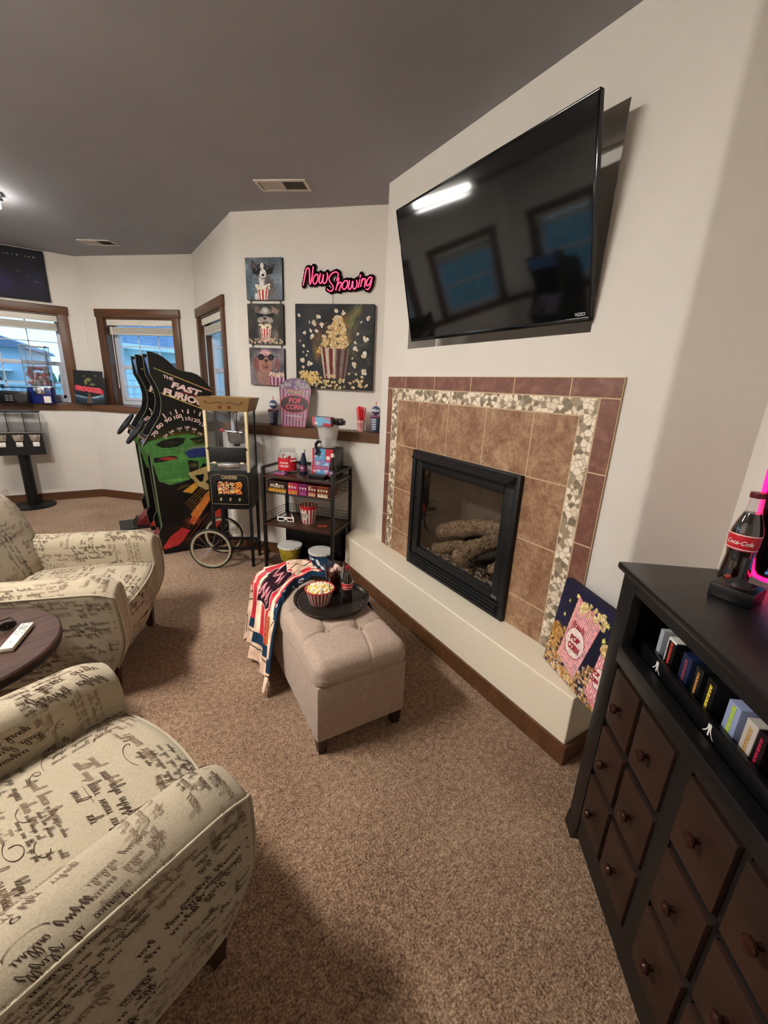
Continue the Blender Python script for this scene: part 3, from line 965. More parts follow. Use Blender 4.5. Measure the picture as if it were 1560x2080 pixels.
def dog(kind):
    rnd = random.Random(20 + kind)
    asp = 1.05
    im = Img(120, 114, ('66727B', '3A3633', '625C63')[kind], asp)
    im.noise(.35, 4, kind + 2, .04)
    if kind == 0:
        im.ell(.82, .5, .2, .6, '79738A', .5, 1); im.ell(.12, .3, .2, .5, '4E6670', .6, 1)
        im.poly([(.17, .96), (.20, .60), (.36, .78), (.30, .84)], '3A3034'); im.poly([(.84, .86), (.60, .80), (.70, .60), (.84, .84)], '423A40'); im.poly([(.20, .9), (.24, .66), (.32, .76)], '6B565A')
        im.ell(.46, .70, .20, .17, '37343A'); im.ell(.46, .80, .05, .08, 'D8D4CE'); im.ell(.47, .50, .12, .19, 'B9B4B2'); im.ell(.62, .32, .20, .30, '544A48', 1, .5)
        im.ell(.47, .36, .11, .2, 'CFCBC6'); im.ell(.55, .4, .07, .2, '544C4E', .8, .6)
        im.poly([(.21, .76), (.45, .73), (.50, .73), (.76, .76), (.75, .63), (.60, .60), (.50, .68), (.44, .68), (.38, .60), (.23, .62)], '0E0E12')
        im.ell(.30, .72, .04, .02, 'C8CDD6', .8, .8, 20); im.ell(.60, .74, .03, .02, 'C8CDD6', .8, .8)
        im.ell(.48, .63, .09, .10, 'DEDAD5'); im.ell(.48, .59, .045, .035, '1E1C20'); im.ell(.48, .51, .06, .012, '463C3E')
        im.ell(.66, .16, .17, .18, '6B6360', 1, .4); im.ell(.28, .08, .07, .10, 'D0CCC8', 1, .3)
        striped_tub(im, .46, 0, .26, .13, .17, 9)
        for k in range(34): im.kernel(.46 + rnd.uniform(-.19, .2), .28 + rnd.uniform(-.02, .09), .026, rnd, ('F3EEE2', 'DCCFB6', '9A8468'))
    elif kind == 1:
        im.ell(.80, .8, .3, .4, '49513F', .4, 1)
        im.ell(.48, .3, .26, .34, '6F6259', 1, .4); im.ell(.78, .2, .12, .25, 'A59686', .6, .8)
        im.poly([(.20, .92), (.32, .93), (.34, .72), (.22, .78)], '6A5B55'); im.poly([(.68, .94), (.90, .84), (.84, .74), (.68, .78)], '8D7568')
        im.ell(.50, .70, .23, .22, '8B8580', 1, .25); im.ell(.50, .84, .12, .10, 'B8B6B2', 1, .6)
        im.poly([(.24, .78), (.46, .74), (.54, .74), (.76, .78), (.74, .68), (.62, .65), (.53, .70), (.47, .70), (.40, .65), (.27, .67)], '100E12')
        im.ell(.37, .60, .12, .08, 'A3958C', 1, .3, 20); im.ell(.62, .60, .12, .08, 'A3958C', 1, .3, -20); im.ell(.49, .64, .05, .03, '241C1C'); im.ell(.5, .52, .12, .05, '4E423A', 1, .4)
        striped_tub(im, .50, .06, .40, .11, .16, 11)
        for k in range(30): im.kernel(.48 + rnd.uniform(-.17, .17), .42 + rnd.uniform(-.02, .09), .026, rnd, ('EDE2D0', 'D9C4A0', '9A8060'))
        for k in range(40): im.kernel(rnd.uniform(.02, .98), rnd.uniform(.02, .14), .03, rnd, ('CDBFA8', 'A68E70', '6A563E'))
    else:
        im.ell(.42, .22, .34, .34, '8C6A5E', 1, .4)
        im.ell(.46, .84, .22, .13, 'C49A9A', 1, .4); im.ell(.20, .56, .11, .22, '7A4A48', 1, .3); im.ell(.80, .56, .10, .2, '7C4F4A', 1, .3)
        im.ell(.46, .58, .25, .28, '9A6C5E', 1, .3); im.ell(.45, .5, .12, .12, '8A5A4E', 1, .3)
        for cx in (.34, .62): im.ell(cx, .75, .095, .085, '0E0D12'); im.ell(cx, .75, .06, .05, '4A3040', .8, .5)
        im.line([(.2, .77), (.8, .77)], .03, '15131A')
        im.ell(.48, .66, .05, .04, '33202A'); im.ell(.48, .48, .08, .03, '5A2C2C', 1, .5)
        for k in range(120): im.ell(rnd.uniform(.2, .75), rnd.uniform(0, .6), .006, .03, rnd.choice(['B58A78', '6E4A40', 'A87C6A']), .5, .5, rnd.uniform(-30, 30))
        for k in range(20): im.ell(rnd.random(), rnd.random(), .008, .008, 'C8C4C8', .7)
        im.poly([(.58, .0), (.98, .0), (1, .24), (.56, .24)], '7A2A50')
        for k in range(4): im.poly([(.62 + k * .1, 0), (.66 + k * .1, 0), (.655 + k * .115, .24), (.60 + k * .115, .24)], 'B9A3AE')
        for k in range(30): im.kernel(.77 + rnd.uniform(-.2, .2), .27 + rnd.uniform(-.03, .08), .026, rnd, ('EDDACB', 'D6AD92', '9A6450'))
    im.noise(.18, 50, 9 + kind)
    return im
dl = ['white dog in black sunglasses holding popcorn, topmost of three', 'shaggy grey dog in sunglasses with popcorn, middle of three', 'curly reddish dog in round sunglasses, lowest of three']
for k, (z0, hh) in enumerate(((2.068, .293), (1.746, .295), (1.430, .287))):
    t = thing('dog_canvas', 'small canvas of a ' + dl[k], 'painting', BW @ T(.275, -.002, z0), 'three hanging dog canvases')
    g = G(); g.box(-.1535, .1535, -.024, 0, 0, hh, bev=.002); obj('stretcher', g, CANV, t)
    panel('painted_face', dog(k), .307, hh, t, T(0, -.0246, 0))
    if k < 2:
        for x in (-.127, .127):
            g = G(); g.box(x - .003, x + .003, -.014, -.008, -.027, .01); obj('hanging_strap', g, BLACKP, t)

# neon sign
NP = [
    [(0.599, 2.168),(0.609, 2.206),(0.621, 2.256),(0.628, 2.278),(0.640, 2.286),(0.651, 2.276),(0.652, 2.236),(0.653, 2.183),(0.660, 2.181),(0.671, 2.221),(0.678, 2.263),(0.682, 2.295)],
    [(0.719, 2.240),(0.706, 2.242),(0.690, 2.228),(0.680, 2.202),(0.685, 2.181),(0.698, 2.178),(0.714, 2.198),(0.721, 2.224),(0.719, 2.240)],
    [(0.739, 2.249),(0.733, 2.217),(0.730, 2.190),(0.742, 2.182),(0.755, 2.205),(0.762, 2.235),(0.764, 2.239),(0.760, 2.209),(0.762, 2.184),(0.778, 2.184),(0.791, 2.205),(0.796, 2.235),(0.791, 2.252)],
    [(0.867, 2.199),(0.874, 2.216),(0.881, 2.242),(0.869, 2.255),(0.849, 2.255),(0.822, 2.239),(0.808, 2.216),(0.814, 2.193),(0.834, 2.171),(0.842, 2.151),(0.832, 2.132),(0.814, 2.129),(0.791, 2.144)],
    [(0.887, 2.217),(0.874, 2.178),(0.861, 2.134)],
    [(0.870, 2.163),(0.888, 2.185),(0.903, 2.187),(0.907, 2.178),(0.897, 2.155),(0.888, 2.130)],
    [(0.949, 2.198),(0.934, 2.198),(0.919, 2.183),(0.912, 2.159),(0.922, 2.141),(0.939, 2.147),(0.952, 2.170),(0.954, 2.189),(0.949, 2.198)],
    [(0.969, 2.200),(0.963, 2.166),(0.961, 2.147),(0.975, 2.142),(0.985, 2.162),(0.991, 2.189),(0.996, 2.192),(0.994, 2.166),(0.999, 2.147),(1.012, 2.144),(1.025, 2.166),(1.026, 2.188),(1.022, 2.203)],
    [(1.048, 2.207),(1.042, 2.177),(1.036, 2.151)],
    [(1.055, 2.237),(1.047, 2.218)],
    [(1.067, 2.214),(1.061, 2.188),(1.055, 2.158)],
    [(1.063, 2.192),(1.074, 2.209),(1.086, 2.210),(1.090, 2.199),(1.084, 2.154)],
    [(1.136, 2.217),(1.125, 2.221),(1.108, 2.206),(1.098, 2.181),(1.105, 2.164),(1.122, 2.177),(1.136, 2.206),(1.140, 2.217),(1.133, 2.177),(1.123, 2.151),(1.110, 2.139),(1.095, 2.143)],
]
def smooth(P, n=5):
    P = [Vector(p) for p in P]
    if len(P) < 3:
        return P
    out = []
    for i in range(len(P) - 1):
        p0, p1, p2, p3 = P[max(i - 1, 0)], P[i], P[i + 1], P[min(i + 2, len(P) - 1)]
        for k in range(n):
            t = k / n
            out.append(.5 * ((2 * p1) + (p2 - p0) * t + (2 * p0 - 5 * p1 + 4 * p2 - p3) * t * t + (3 * p1 - p0 - 3 * p2 + p3) * t ** 3))
    out.append(P[-1])
    return out
NEON = mat('pink_neon', 'F0406A', .4, emit='FF4A70', estr=1.3)
t = thing('neon_sign', 'pink cursive neon sign reading Now Showing on a black backing', 'sign', BW @ T(0, -.012, 0))
g = G()
for P in NP:
    g.tube([(p[0], -.012, p[1]) for p in smooth([(a, b) for a, b in P])], .0040, 6)
obj('tube_lettering', g, NEON, t)
# black backing: union of discs along the strokes
g = G()
pts = [p for P in NP for p in smooth([(a, b) for a, b in P], 3)]
gx = np.arange(.56, 1.18, .005); gz = np.arange(2.09, 2.33, .005)
PX = np.array([[p[0], p[1]] for p in pts])
XX, ZZ = np.meshgrid(gx, gz, indexing='ij')
D = np.sqrt(((XX[..., None] - PX[:, 0]) ** 2 + (ZZ[..., None] - PX[:, 1]) ** 2)).min(-1)
ok = D < .019
for i in range(len(gx) - 1):
    j = 0
    while j < len(gz) - 1:
        if ok[i, j]:
            k = j
            while k < len(gz) - 1 and ok[i, k]: k += 1
            g.box(gx[i], gx[i] + .005, -.006, 0, gz[j], gz[k])
            j = k
        j += 1
obj('backing', g, mat('matte_black_backing', '060506', .9, spec=.1), t)
g = G(); g.tube([(.835, 0, 2.12), (.833, .004, 2.08), (.829, .008, 2.042)], .0016, 6)
obj('cord', g, mat('grey_cord', '6A645E', .5), t)

# ================================================================ THINGS ON THE BACK LEDGE
def lathe_thing(name, label, cat, M, parts, group=None):
    t = thing(name, label, cat, M, group)
    for nm, prof, m, seg in parts:
        g = G(); g.lathe(prof, seg); obj(nm, g, m, t)
    return t
CUPBLUE = mat('smoky_blue_cup', '3C4660', .25)
def ballcup(M, label):
    t = thing('souvenir_cup', label, 'cup', M, 'souvenir cups with ball lids')
    g = G(); g.lathe([(.028, 0), (.030, .004), (.043, .118), (.045, .12)], 24); obj('tumbler', g, CUPBLUE, t)
    g = G()
    for k in range(5):
        g.lathe([(.0345 + k * .0022, .022 + k * .018), (.0362 + k * .0022, .034 + k * .018)], 24, cap=False, a0=-2.2, a1=-1.2)
    obj('print', g, mat('cup_print', 'B9BED0', .4), t)
    g = G(); g.lathe([(.046, .118), (.046, .126), (.014, .134)], 24); obj('lid', g, mat('mauve_lid', '8A4A5C', .4), t)
    g = G(); g.ball((0, 0, .168), .034, 20, 12); b = obj('ball', g, mat('ball_blue', '4A5878', .3), t)
    g = G(); g.lathe([(.0345, .160), (.0348, .168), (.0345, .176)], 24, cap=False); obj('band', g, mat('ball_band', 'C4C0C8', .4), b)
    g = G(); g.tube([(0, 0, .19), (.001, 0, .235)], .0028, 8); obj('straw', g, RED, t)
ballcup(BW @ T(.345, -.075, LEDZ), 'smoky blue souvenir cup with ball lid, left of the popcorn box sign')
ballcup(BW @ T(1.222, -.085, LEDZ), 'smoky blue souvenir cup with ball lid against the chimney, right of the red straws')
# popcorn box tin sign
im = Img(130, 190, '9A7488', .72)
for k in range(9):
    im.poly([(.06 + k * .1, 0), (.11 + k * .098, 0), (.10 + k * .1 + (k - 4) * .012, .78), (.045 + k * .105 + (k - 4) * .012, .78)], '5E2B45')
im.line([(.04, .77), (.965, .77)], .016, '8F4470'); im.line([(.1, .01), (.9, .01)], .02, '9A3048'); im.line([(.965, .77), (.87, .0)], .014, '8A3350'); im.line([(.03, .77), (.13, 0)], .014, '6B2C4C')
im.poly([(.0, .775), (1, .775), (1, 1), (0, 1)], '5A3A5E')
rnd = random.Random(5)
for k in range(70):
    x = rnd.uniform(.05, .9); y = .79 + rnd.random() * .19 * math.sin(PI * min(max(x, .1), .9))
    im.ell(x, y, .03, .025, rnd.choice(['8F8186', '75696F', 'A0949A', '6A5C5E']), .8, .4)
im.line([(.48, .80), (.56, .84), (.52, .87), (.66, .90), (.62, .84), (.74, .80)], .008, 'A58C8C')
im.poly([(.22, .68), (.74, .66), (.78, .75), (.26, .77)], '7E5568')
im.ell(.5, .47, .345 * .97, .185, 'B02E45'); im.ell(.5, .47, .325 * .97, .168, '2A1218')
im.poly([(.28, .215), (.74, .2), (.74, .235), (.28, .25)], 'A89098'); im.poly([(.54, .15), (.76, .13), (.76, .17), (.56, .19)], 'A06870')
mask = np.zeros(im.x.shape, bool)
mask |= im.inpoly([(.12, 0), (.88, 0), (1, .78), (0, .78)])
mask |= ((im.x - .5) / .5) ** 2 + ((im.y - .76) / .235) ** 2 < 1
sM = BW @ T(.550, -.135, LEDZ + .002) @ RX(-9)
t = thing('popcorn_box_sign', 'tin sign shaped like a purple striped popcorn box leaning on the back ledge', 'sign', sM)
panel('printed_face', im, .275, .385, t, T(0, -.004, 0), PAINTG, mask=mask)
g = G()
out = [(-.101, 0), (.101, 0), (.1375, .30)] + [(.1375 * math.cos(PI * k / 14), .295 + .0885 * math.sin(PI * k / 14)) for k in range(1, 14)] + [(-.1375, .30)]
XZ = Matrix(((1, 0, 0, 0), (0, 0, 1, 0), (0, 1, 0, 0), (0, 0, 0, 1)))
g.prism(out, -.0033, 0, M=XZ); obj('tin_plate', g, mat('tin_purple', '4A3450', .4), t)
g = G(); RR = T(0, -.0045, 0) @ RX(90)
text(g, 'Fresh', RR @ T(0, .277, 0), .14, .034, 0, bold=.015, shear=.2)
text(g, 'POP', RR @ T(.005, .208, 0), .105, .042, 1, bold=.03); text(g, 'CORN', RR @ T(0, .158, 0), .145, .042, 1, bold=.03)
obj('lettering', g, [mat('gold_print', 'A58E62', .5), mat('neon_red_print', 'C23F55', .5)], t)
# red straws in a small striped cup
def stripe_mat(name, a, b, n, rough=.5):
    m = mat(name, 'FFFFFF', rough)
    tcn = N(m, 'ShaderNodeTexCoord'); gr = N(m, 'ShaderNodeTexGradient', gradient_type='RADIAL')
    L(m, tcn.outputs['Object'], gr.inputs[0])
    mu = N(m, 'ShaderNodeMath', operation='MULTIPLY'); mu.inputs[1].default_value = n; L(m, gr.outputs['Fac'], mu.inputs[0])
    fr = N(m, 'ShaderNodeMath', operation='FRACT'); L(m, mu.outputs[0], fr.inputs[0])
    gt = N(m, 'ShaderNodeMath', operation='GREATER_THAN'); gt.inputs[1].default_value = .5; L(m, fr.outputs[0], gt.inputs[0])
    mx_ = N(m, 'ShaderNodeMix', data_type='RGBA'); mx_.inputs[6].default_value = (*hexc(a), 1); mx_.inputs[7].default_value = (*hexc(b), 1)
    L(m, gt.outputs[0], mx_.inputs[0]); L(m, mx_.outputs[2], bsdf(m).inputs['Base Color'])
    return m
RW = stripe_mat('red_white_stripes', 'C0202C', 'EFE6DA', 16)
t = thing('striped_cup', 'small red and white popcorn cup full of red straws on the back ledge', 'cup', BW @ T(1.105, -.09, LEDZ))
g = G(); g.lathe([(.024, 0), (.025, .004), (.033, .088), (.031, .088), (.023, .006)], 24, cap=False); g.cyl(.024, .001, .003); obj('cup', g, RW, t)
g = G(); text(g, 'POP', T(0, -.0295, .06) @ RX(90), .036, mat=0, bold=.03); text(g, 'CORN', T(0, -.0285, .044) @ RX(90), .036, mat=0, bold=.02)
obj('lettering', g, mat('cup_red_print', '9A1822', .5), t)
rnd = random.Random(2)
for k in range(16):
    a = k * 2.4; r = .004 + .014 * (k / 15) ** .6
    x, y = r * math.cos(a), r * math.sin(a)
    tag(obj('straw', G().tube([(x, y, .008), (x * 2.3, y * 2.3, rnd.uniform(.172, .195))], .0034, 8), mat('straw_red', 'E0242C', .35) if k == 0 else bpy.data.materials['straw_red'], None, t.matrix_world.copy()),
        'red drinking straw standing in the small striped cup', 'straw', 'red straws in the striped cup')
# ================================================================ OTTOMAN
LINEN = mat('taupe_linen', (.4, .33, .28), .9, spec=.15, sheen=.2)
lv = coords(LINEN, 'Object')
nn = noise(LINEN, lv, 320, 4, .7)
nn2 = noise(LINEN, lv, 60, 4, .8)
mu2 = N(LINEN, 'ShaderNodeMath', operation='MULTIPLY_ADD'); mu2.inputs[1].default_value = .5; L(LINEN, nn2, mu2.inputs[0]); L(LINEN, nn, mu2.inputs[2])
L(LINEN, ramp(LINEN, mu2.outputs[0], [(.5, '8C7868'), (.75, 'AA9484'), (1.0, 'C2AE9E')]), bsdf(LINEN).inputs['Base Color'])
bump(LINEN, mu2.outputs[0], .2, .002)
DKLEG = wood('espresso_leg', '1C100B', '3A2218', .4, 12, 2)
OW, OL = .42, .95
OTM = T(.488, 1.204, 0) @ RZ(-1.8)
ot = thing('storage_ottoman', 'taupe linen storage ottoman with a button tufted lid in the middle of the carpet', 'ottoman', OTM)
g = G(); g.box(.006, OW - .006, .006, OL - .006, .07, .335, bev=.012)
obj('body', g, LINEN, ot)
BTN = [(.14, .24), (.28, .20), (.28, .44), (.14, .46), (.14, .70), (.28, .70)]
SEAMS = []
def edge_pull(x, y):
    d = 0
    for bx_, by_ in BTN:
        r = math.hypot(x - bx_, y - by_)
        d += .026 * math.exp(-(r / .026) ** 2) + .010 * math.exp(-(r / .075) ** 2)
    def seg(a, b, amp=.008, wd=.007):
        ax, ay = a; dx, dy = b[0] - ax, b[1] - ay
        t = max(0, min(1, ((x - ax) * dx + (y - ay) * dy) / (dx * dx + dy * dy)))
        r = math.hypot(x - ax - t * dx, y - ay - t * dy)
        return amp * math.exp(-(r / wd) ** 2)
    s = 0
    for a, b in (((.14, .24), (0, .20)), ((.14, .46), (0, .44)), ((.28, .20), (.24, 0)), ((.28, .20), (OW, .22)), ((.28, .44), (OW, .44)), ((.14, .24), (.28, .20)), ((.14, .24), (.14, .46)), ((.28, .20), (.28, .44)), ((.14, .46), (.28, .44)), ((.14, .46), (.14, .70)), ((.28, .44), (.28, .70)), ((.28, .70), (OW, .70)), ((.14, .70), (0, .70))):
        s = max(s, seg(a, b, .0075, .0055))
    return d + s
LT, LB = .425, .335
def lid(u, v):
    # rounded slab: map the unit square to top + rolled edges
    R = .05
    x, y = u * OW, v * OL
    def roll(c, ln):
        # returns position and drop
        if c < R: t = (R - c) / R
        elif c > ln - R: t = (c - ln + R) / R
        else: return 0
        return t
    tx, ty = roll(x, OW), roll(y, OL)
    t = min(1, math.hypot(tx, ty))
    z = LT - R * (1 - math.sqrt(max(0, 1 - t * t)))
    cxn, cyn = x / OW - .5, y / OL - .5
    z += .022 * (1 - (2 * cxn) ** 2) * (1 - (2 * cyn) ** 4) - edge_pull(x, y) * (1 - .5 * t)
    if math.hypot(tx, ty) > 1:     # corner beyond the circle: pull in
        k = 1 / math.hypot(tx, ty)
        x = (R - R * tx * k) if x < R else ((OW - R + R * tx * k) if x > OW - R else x)
        y = (R - R * ty * k) if y < R else ((OL - R + R * ty * k) if y > OL - R else y)
        z = LT - R
    return (x, y, z)
g = G(); g.grid(lid, 92, 190)
# side skirt of the lid
def rr(t, e=0, R=.05):
    pts = []
    for cx_, cy_, a in ((OW - R, OL - R, 0), (R, OL - R, 90), (R, R, 180), (OW - R, R, 270)):
        for k in range(7):
            an = math.radians(a + 15 * k); pts.append((cx_ + (R + e) * math.cos(an), cy_ + (R + e) * math.sin(an)))
    return pts
P = rr(0)
for (z0, e0), (z1, e1) in (((LT - .05, 0), (LT - .065, .003)), ((LT - .065, .003), (LB + .006, .002)), ((LB + .006, .002), (LB, -.006))):
    A, B = rr(0, e0), rr(0, e1); n = len(A)
    g.add([(x, y, z0) for x, y in A] + [(x, y, z1) for x, y in B], [(i, (i + 1) % n, n + (i + 1) % n, n + i) for i in range(n)], 0, True)
obj('lid', g, LINEN, ot, angle=60)
for bx_, by_ in BTN:
    g = G(); g.ball((bx_, by_, LT - .014), .0100, 12, 8, sc_=(1, 1, .55)); obj('button', g, LINEN, ot)
for x, y in ((.035, .035), (OW - .035, .035), (.035, OL - .035), (OW - .035, OL - .035)):
    g = G(); g.add([(x - .022, y - .022, .07), (x + .022, y - .022, .07), (x + .022, y + .022, .07), (x - .022, y + .022, .07), (x - .017, y - .017, 0), (x + .017, y - .017, 0), (x + .017, y + .017, 0), (x - .017, y + .017, 0)],
          [(0, 1, 2, 3), (7, 6, 5, 4), (0, 4, 5, 1), (1, 5, 6, 2), (2, 6, 7, 3), (3, 7, 4, 0)])
    obj('leg', g, DKLEG, ot)

# ---- blanket draped over the far end and left side
BX0, BY0 = .488, 1.204
def bl_top(x, y):
    return 0
rnd = random.Random(7)
im = Img(240, 300, 'F0D2B8', 1.0)
# printed stripes run along v, navy border all round
im.put(np.abs(np.mod(im.x * 6.2 + .05 * np.sin(im.y * 9), 1) - .5) < .25, 'C9353F')
im.put((im.x < .07) | (im.x > .93) | (im.y > .95), '22384F')
im.put(im.y < .16, '22384F'); im.put(im.y < .10, 'EBCBB0')
for k in range(24): im.ell(rnd.choice([rnd.uniform(.0, .06), rnd.uniform(.94, 1)]), rnd.random(), .007, .007, 'EFE6DA', .9)
im.line([(0, .085), (.12, .09), (.2, .075), (.3, .092), (.42, .07), (.55, .09), (.7, .075), (.85, .09), (1, .08)], .007, '2A1418')
PATCH = [(x, .30 + (y - .50) * .78) for x, y in [(.24, .56), (.34, .50), (.46, .53), (.60, .50), (.64, .66), (.72, .74), (.60, .82), (.44, .80), (.26, .82), (.22, .72), (.28, .64)]]
im.poly(PATCH, '2A1820'); im.line(PATCH + PATCH[:1], .006, 'E9D9D0')
sq = lambda x0, y0, w_, h_, n: [(x0 + w_ * k / n, y0 + (h_ if k % 2 else 0)) for k in range(n + 1)]
im.line(sq(.31, .35, .26, .055, 7), .020, 'D98A92'); im.line(sq(.31, .455, .30, .05, 6), .020, 'D98A92')
# cartoonish plain glove-like blobs left abstract
im.poly([(.02, .16), (.26, .16), (.24, .33), (.10, .40), (.02, .34)], 'EFCFAF'); im.poly([(.10, .17), (.26, .16), (.24, .30), (.14, .33)], 'B4552A')
im.ell(.13, .30, .04, .09, 'F3DDC6'); im.ell(.12, .19, .05, .05, 'F3DDC6'); im.line([(.03, .34), (.10, .25), (.17, .38)], .008, '2A1418'); im.line([(.08, .16), (.10, .24), (.18, .21)], .008, '2A1418')
im.poly([(.80, .02), (.99, .02), (.99, .36), (.88, .34), (.82, .2)], 'EBC9AE'); im.ell(.90, .10, .05, .07, 'D8B49C'); im.line([(.84, .05), (.88, .16), (.95, .15), (.97, .06)], .010, '2A1418'); im.line([(.83, .24), (.98, .26)], .009, '2A1418'); im.line([(.83, .29), (.98, .31)], .009, '2A1418')
im.poly([(.10, .56), (.90, .56), (.93, .68), (.06, .68)], 'EBCBB0')
for k in range(7): im.line([(.10 + k * .12, .56), (.16 + k * .12, .60), (.11 + k * .12, .64), (.18 + k * .12, .68)], .009, '2A1418')
im.poly([(.08, .62), (.3, .60), (.34, .66), (.1, .68)], 'C9353F')
im.put(im.y > .69, '1D3044'); im.line([(.1, .72), (.9, .72)], .012, 'E6DCD0', .8)
for k in range(10): im.line([(.68 + k * .02, .44 - k * .01), (.69 + k * .02, .46 - k * .01)], .006, '7A8A9A')
rb = random.Random(31)
for k in range(30):
    y0 = rb.uniform(.2, .55); x0 = rb.uniform(.1, .85)
    im.ell(x0, y0, .008, rb.uniform(.03, .08), 'E8887A', .5, .8)
im.noise(.16, 26, 3)
def lid_top(x, y):
    cxn, cyn = min(max(x / OW - .5, -.5), .5), min(max(y / OL - .5, -.5), .5)
    return LT + .022 * (1 - (2 * cxn) ** 2) * (1 - (2 * cyn) ** 4)
def blanket_fn():
    NEAR = [(-.02, .475), (.06, .56), (.14, .655), (.24, .70), (.32, .66), (.39, .53), (.44, .42), (.52, .36)]
    def near(x):
        if x <= NEAR[0][0]: return NEAR[0][1]
        for (a, b), (c, d) in zip(NEAR[:-1], NEAR[1:]):
            if x <= c: return b + (d - b) * (x - a) / (c - a)
        return NEAR[-1][1]
    def f(u, v):
        # v=0 hem on the left side near the floor, v=1 far right; u=0 far edge, u=1 near edge
        s = v * 1.0
        drop = .405; R = .05
        ridge = lambda q: (max(0, math.sin(q)) ** 1.5)
        fold = ridge(u * 15 + 1.6 * v) * .6 + ridge(u * 26 + 3 * v + 1) * .4
        zt = LT + .012
        if s < drop - R:
            z = zt - R - (drop - R - s); k = max(0, 1 - z / zt)
            x = -.016 - .060 * k ** 1.2 - fold * (.012 + .034 * k)
            z = max(z, .014)
        elif s < drop + R * .57:
            a = (s - drop + R) / (R * 1.57) * PI / 2
            x = -.016 + R * (1 - math.cos(a)); z = zt - R + R * math.sin(a) + .018 * fold * math.sin(a)
            x -= .012 * fold * math.cos(a); k = 0
        else:
            x = -.016 + R + (s - drop - R * .57); k = 0
            z = lid_top(x, .6) + .014 + .026 * fold * (1 - .3 * v) + .006 * math.sin(x * 32 + 6 * u)
        yn = near(x); yfar = 1.00
        y = yfar + (yn - yfar) * u
        if k: y += k * .10 * (.45 - u) + .010 * math.sin(v * 20 + u * 3)
        if s >= drop:
            z -= .012 * max(0, (u - .93) / .07) ** 2
        if y > OL - .03:
            e = y - OL + .03; z -= min(e * e * 9 + e * .5, .30); y = OL - .03 + e * .9
        if x > OW - .01:
            e = x - OW + .01; z = min(z, zt - .006) - e * 1.1; x = OW + .012 + .35 * e
        return (x, y, z)
    return f
fb = blanket_fn()
bl = panel('throw_blanket', im, 1, 1, None, OTM @ T(0, 0, 0), PAINTC, fn=lambda x, y: fb(1 - x * .999, y))
so = bl.modifiers.new('thick', 'SOLIDIFY'); so.thickness = .006; so.offset = 1
tag(bl, 'red, cream and navy fleece blanket draped over the far end of the ottoman', 'blanket')

# ---- tray, popcorn bowl, cola glass and bottle
TZ = .449
tM = OTM @ T(.240, .428, TZ)
tray = thing('serving_tray', 'round dark metal tray lying on the ottoman', 'tray', tM)
TRAYM = noisy('pewter_tray', [(.3, '2C2622'), (.7, '4A423B')], 40, .28, metal=.6)
g = G(); g.lathe([(.002, .002), (.14, .002), (.166, .006), (.176, .018), (.182, .020), (.183, .016), (.170, 0), (.002, 0)], 56, cap=False)
obj('dish', g, TRAYM, tray)
g = G()
for k in range(44):
    a = k / 44 * 2 * PI
    g.ball((.157 * math.cos(a), .157 * math.sin(a), .0055), .007, 6, 4, sc_=(1, 1, .35))
obj('embossed_border', g, TRAYM, tray)
BOWLS = stripe_mat('bowl_stripes', 'B3242C', 'F0E8DE', 22, .35)
bM = OTM @ T(.176, .422, TZ + .003) @ Matrix.Scale(1.13, 4)
bowl = thing('popcorn_bowl', 'red and white striped bowl heaped with popcorn on the tray', 'bowl', bM)
g = G(); g.lathe([(.038, 0), (.040, .002), (.058, .066), (.0605, .070), (.058, .071), (.038, .006)], 44, cap=False); g.cyl(.033, .001, .004)
obj('bowl', g, BOWLS, bowl)
g = G(); g.tube([(.0605 * math.cos(a), .0605 * math.sin(a), .0700) for a in np.linspace(0, 2 * PI, 44, endpoint=False)], .0022, 6, closed=True)
obj('rim', g, RED, bowl)
POPW = mat('popcorn_white', 'F4EDDA', .8); POPY = mat('popcorn_butter', 'E9C23E', .7)
def popcorn(parent, n, R, z0, hh, r=.008, seed=1):
    rnd = random.Random(seed); g = G()
    for k in range(n):
        a = rnd.uniform(0, 6.28); q = math.sqrt(rnd.random()) * R
        z = z0 + hh * (1 - (q / R) ** 2) + rnd.uniform(-.004, .004)
        c = Vector((q * math.cos(a), q * math.sin(a), z))
        for j in range(4):
            d = Vector([rnd.gauss(0, 1) for _ in range(3)]).normalized() * r * .55
            g.ball(c + d, r * rnd.uniform(.45, .75), 6, 4, mat=1 if rnd.random() < .42 else 0)
    o = obj('popcorn', g, [POPW, POPY], parent); o['kind'] = 'stuff'
popcorn(bowl, 230, .049, .064, .012, .0075)
COLA = mat('cola', '1A0603', .08, spec=.6)
THICKG = thin_glass('drinking_glass', (.93, .93, .94), .3)
cM = OTM @ T(.285, .505, TZ + .003) @ Matrix.Scale(1.22, 4)
cg = thing('cola_glass', 'ribbed glass of cola with ice standing behind the bottle on the tray', 'glass', cM)
fl = [(.030, .004), (.028, .02), (.031, .05), (.036, .085), (.036, .10), (.040, .118)]
g = G(); g.lathe([(.002, 0), (.029, 0), (.031, .004), (.029, .02), (.032, .05), (.037, .085), (.037, .10), (.041, .120)], 28, cap=False); obj('tumbler', g, THICKG, cg)
g = G(); g.lathe([(.026, .006), (.0265, .02), (.029, .05), (.034, .085), (.034, .098), (.001, .098)], 28); obj('drink', g, mat('cola_drink', '3A0F08', .1, spec=.5), cg)
g = G()
rnd = random.Random(4)
for k in range(7):
    g.box(-.009, .009, -.009, .009, -.008, .008, bev=.002, M=T(rnd.uniform(-.018, .018), rnd.uniform(-.018, .018), .098 + rnd.uniform(0, .006)) @ Matrix.Rotation(rnd.random() * 3, 4, Vector((rnd.random(), 1, rnd.random()))))
obj('ice', g, mat('ice', 'C9A79C', .1, spec=.6), cg)
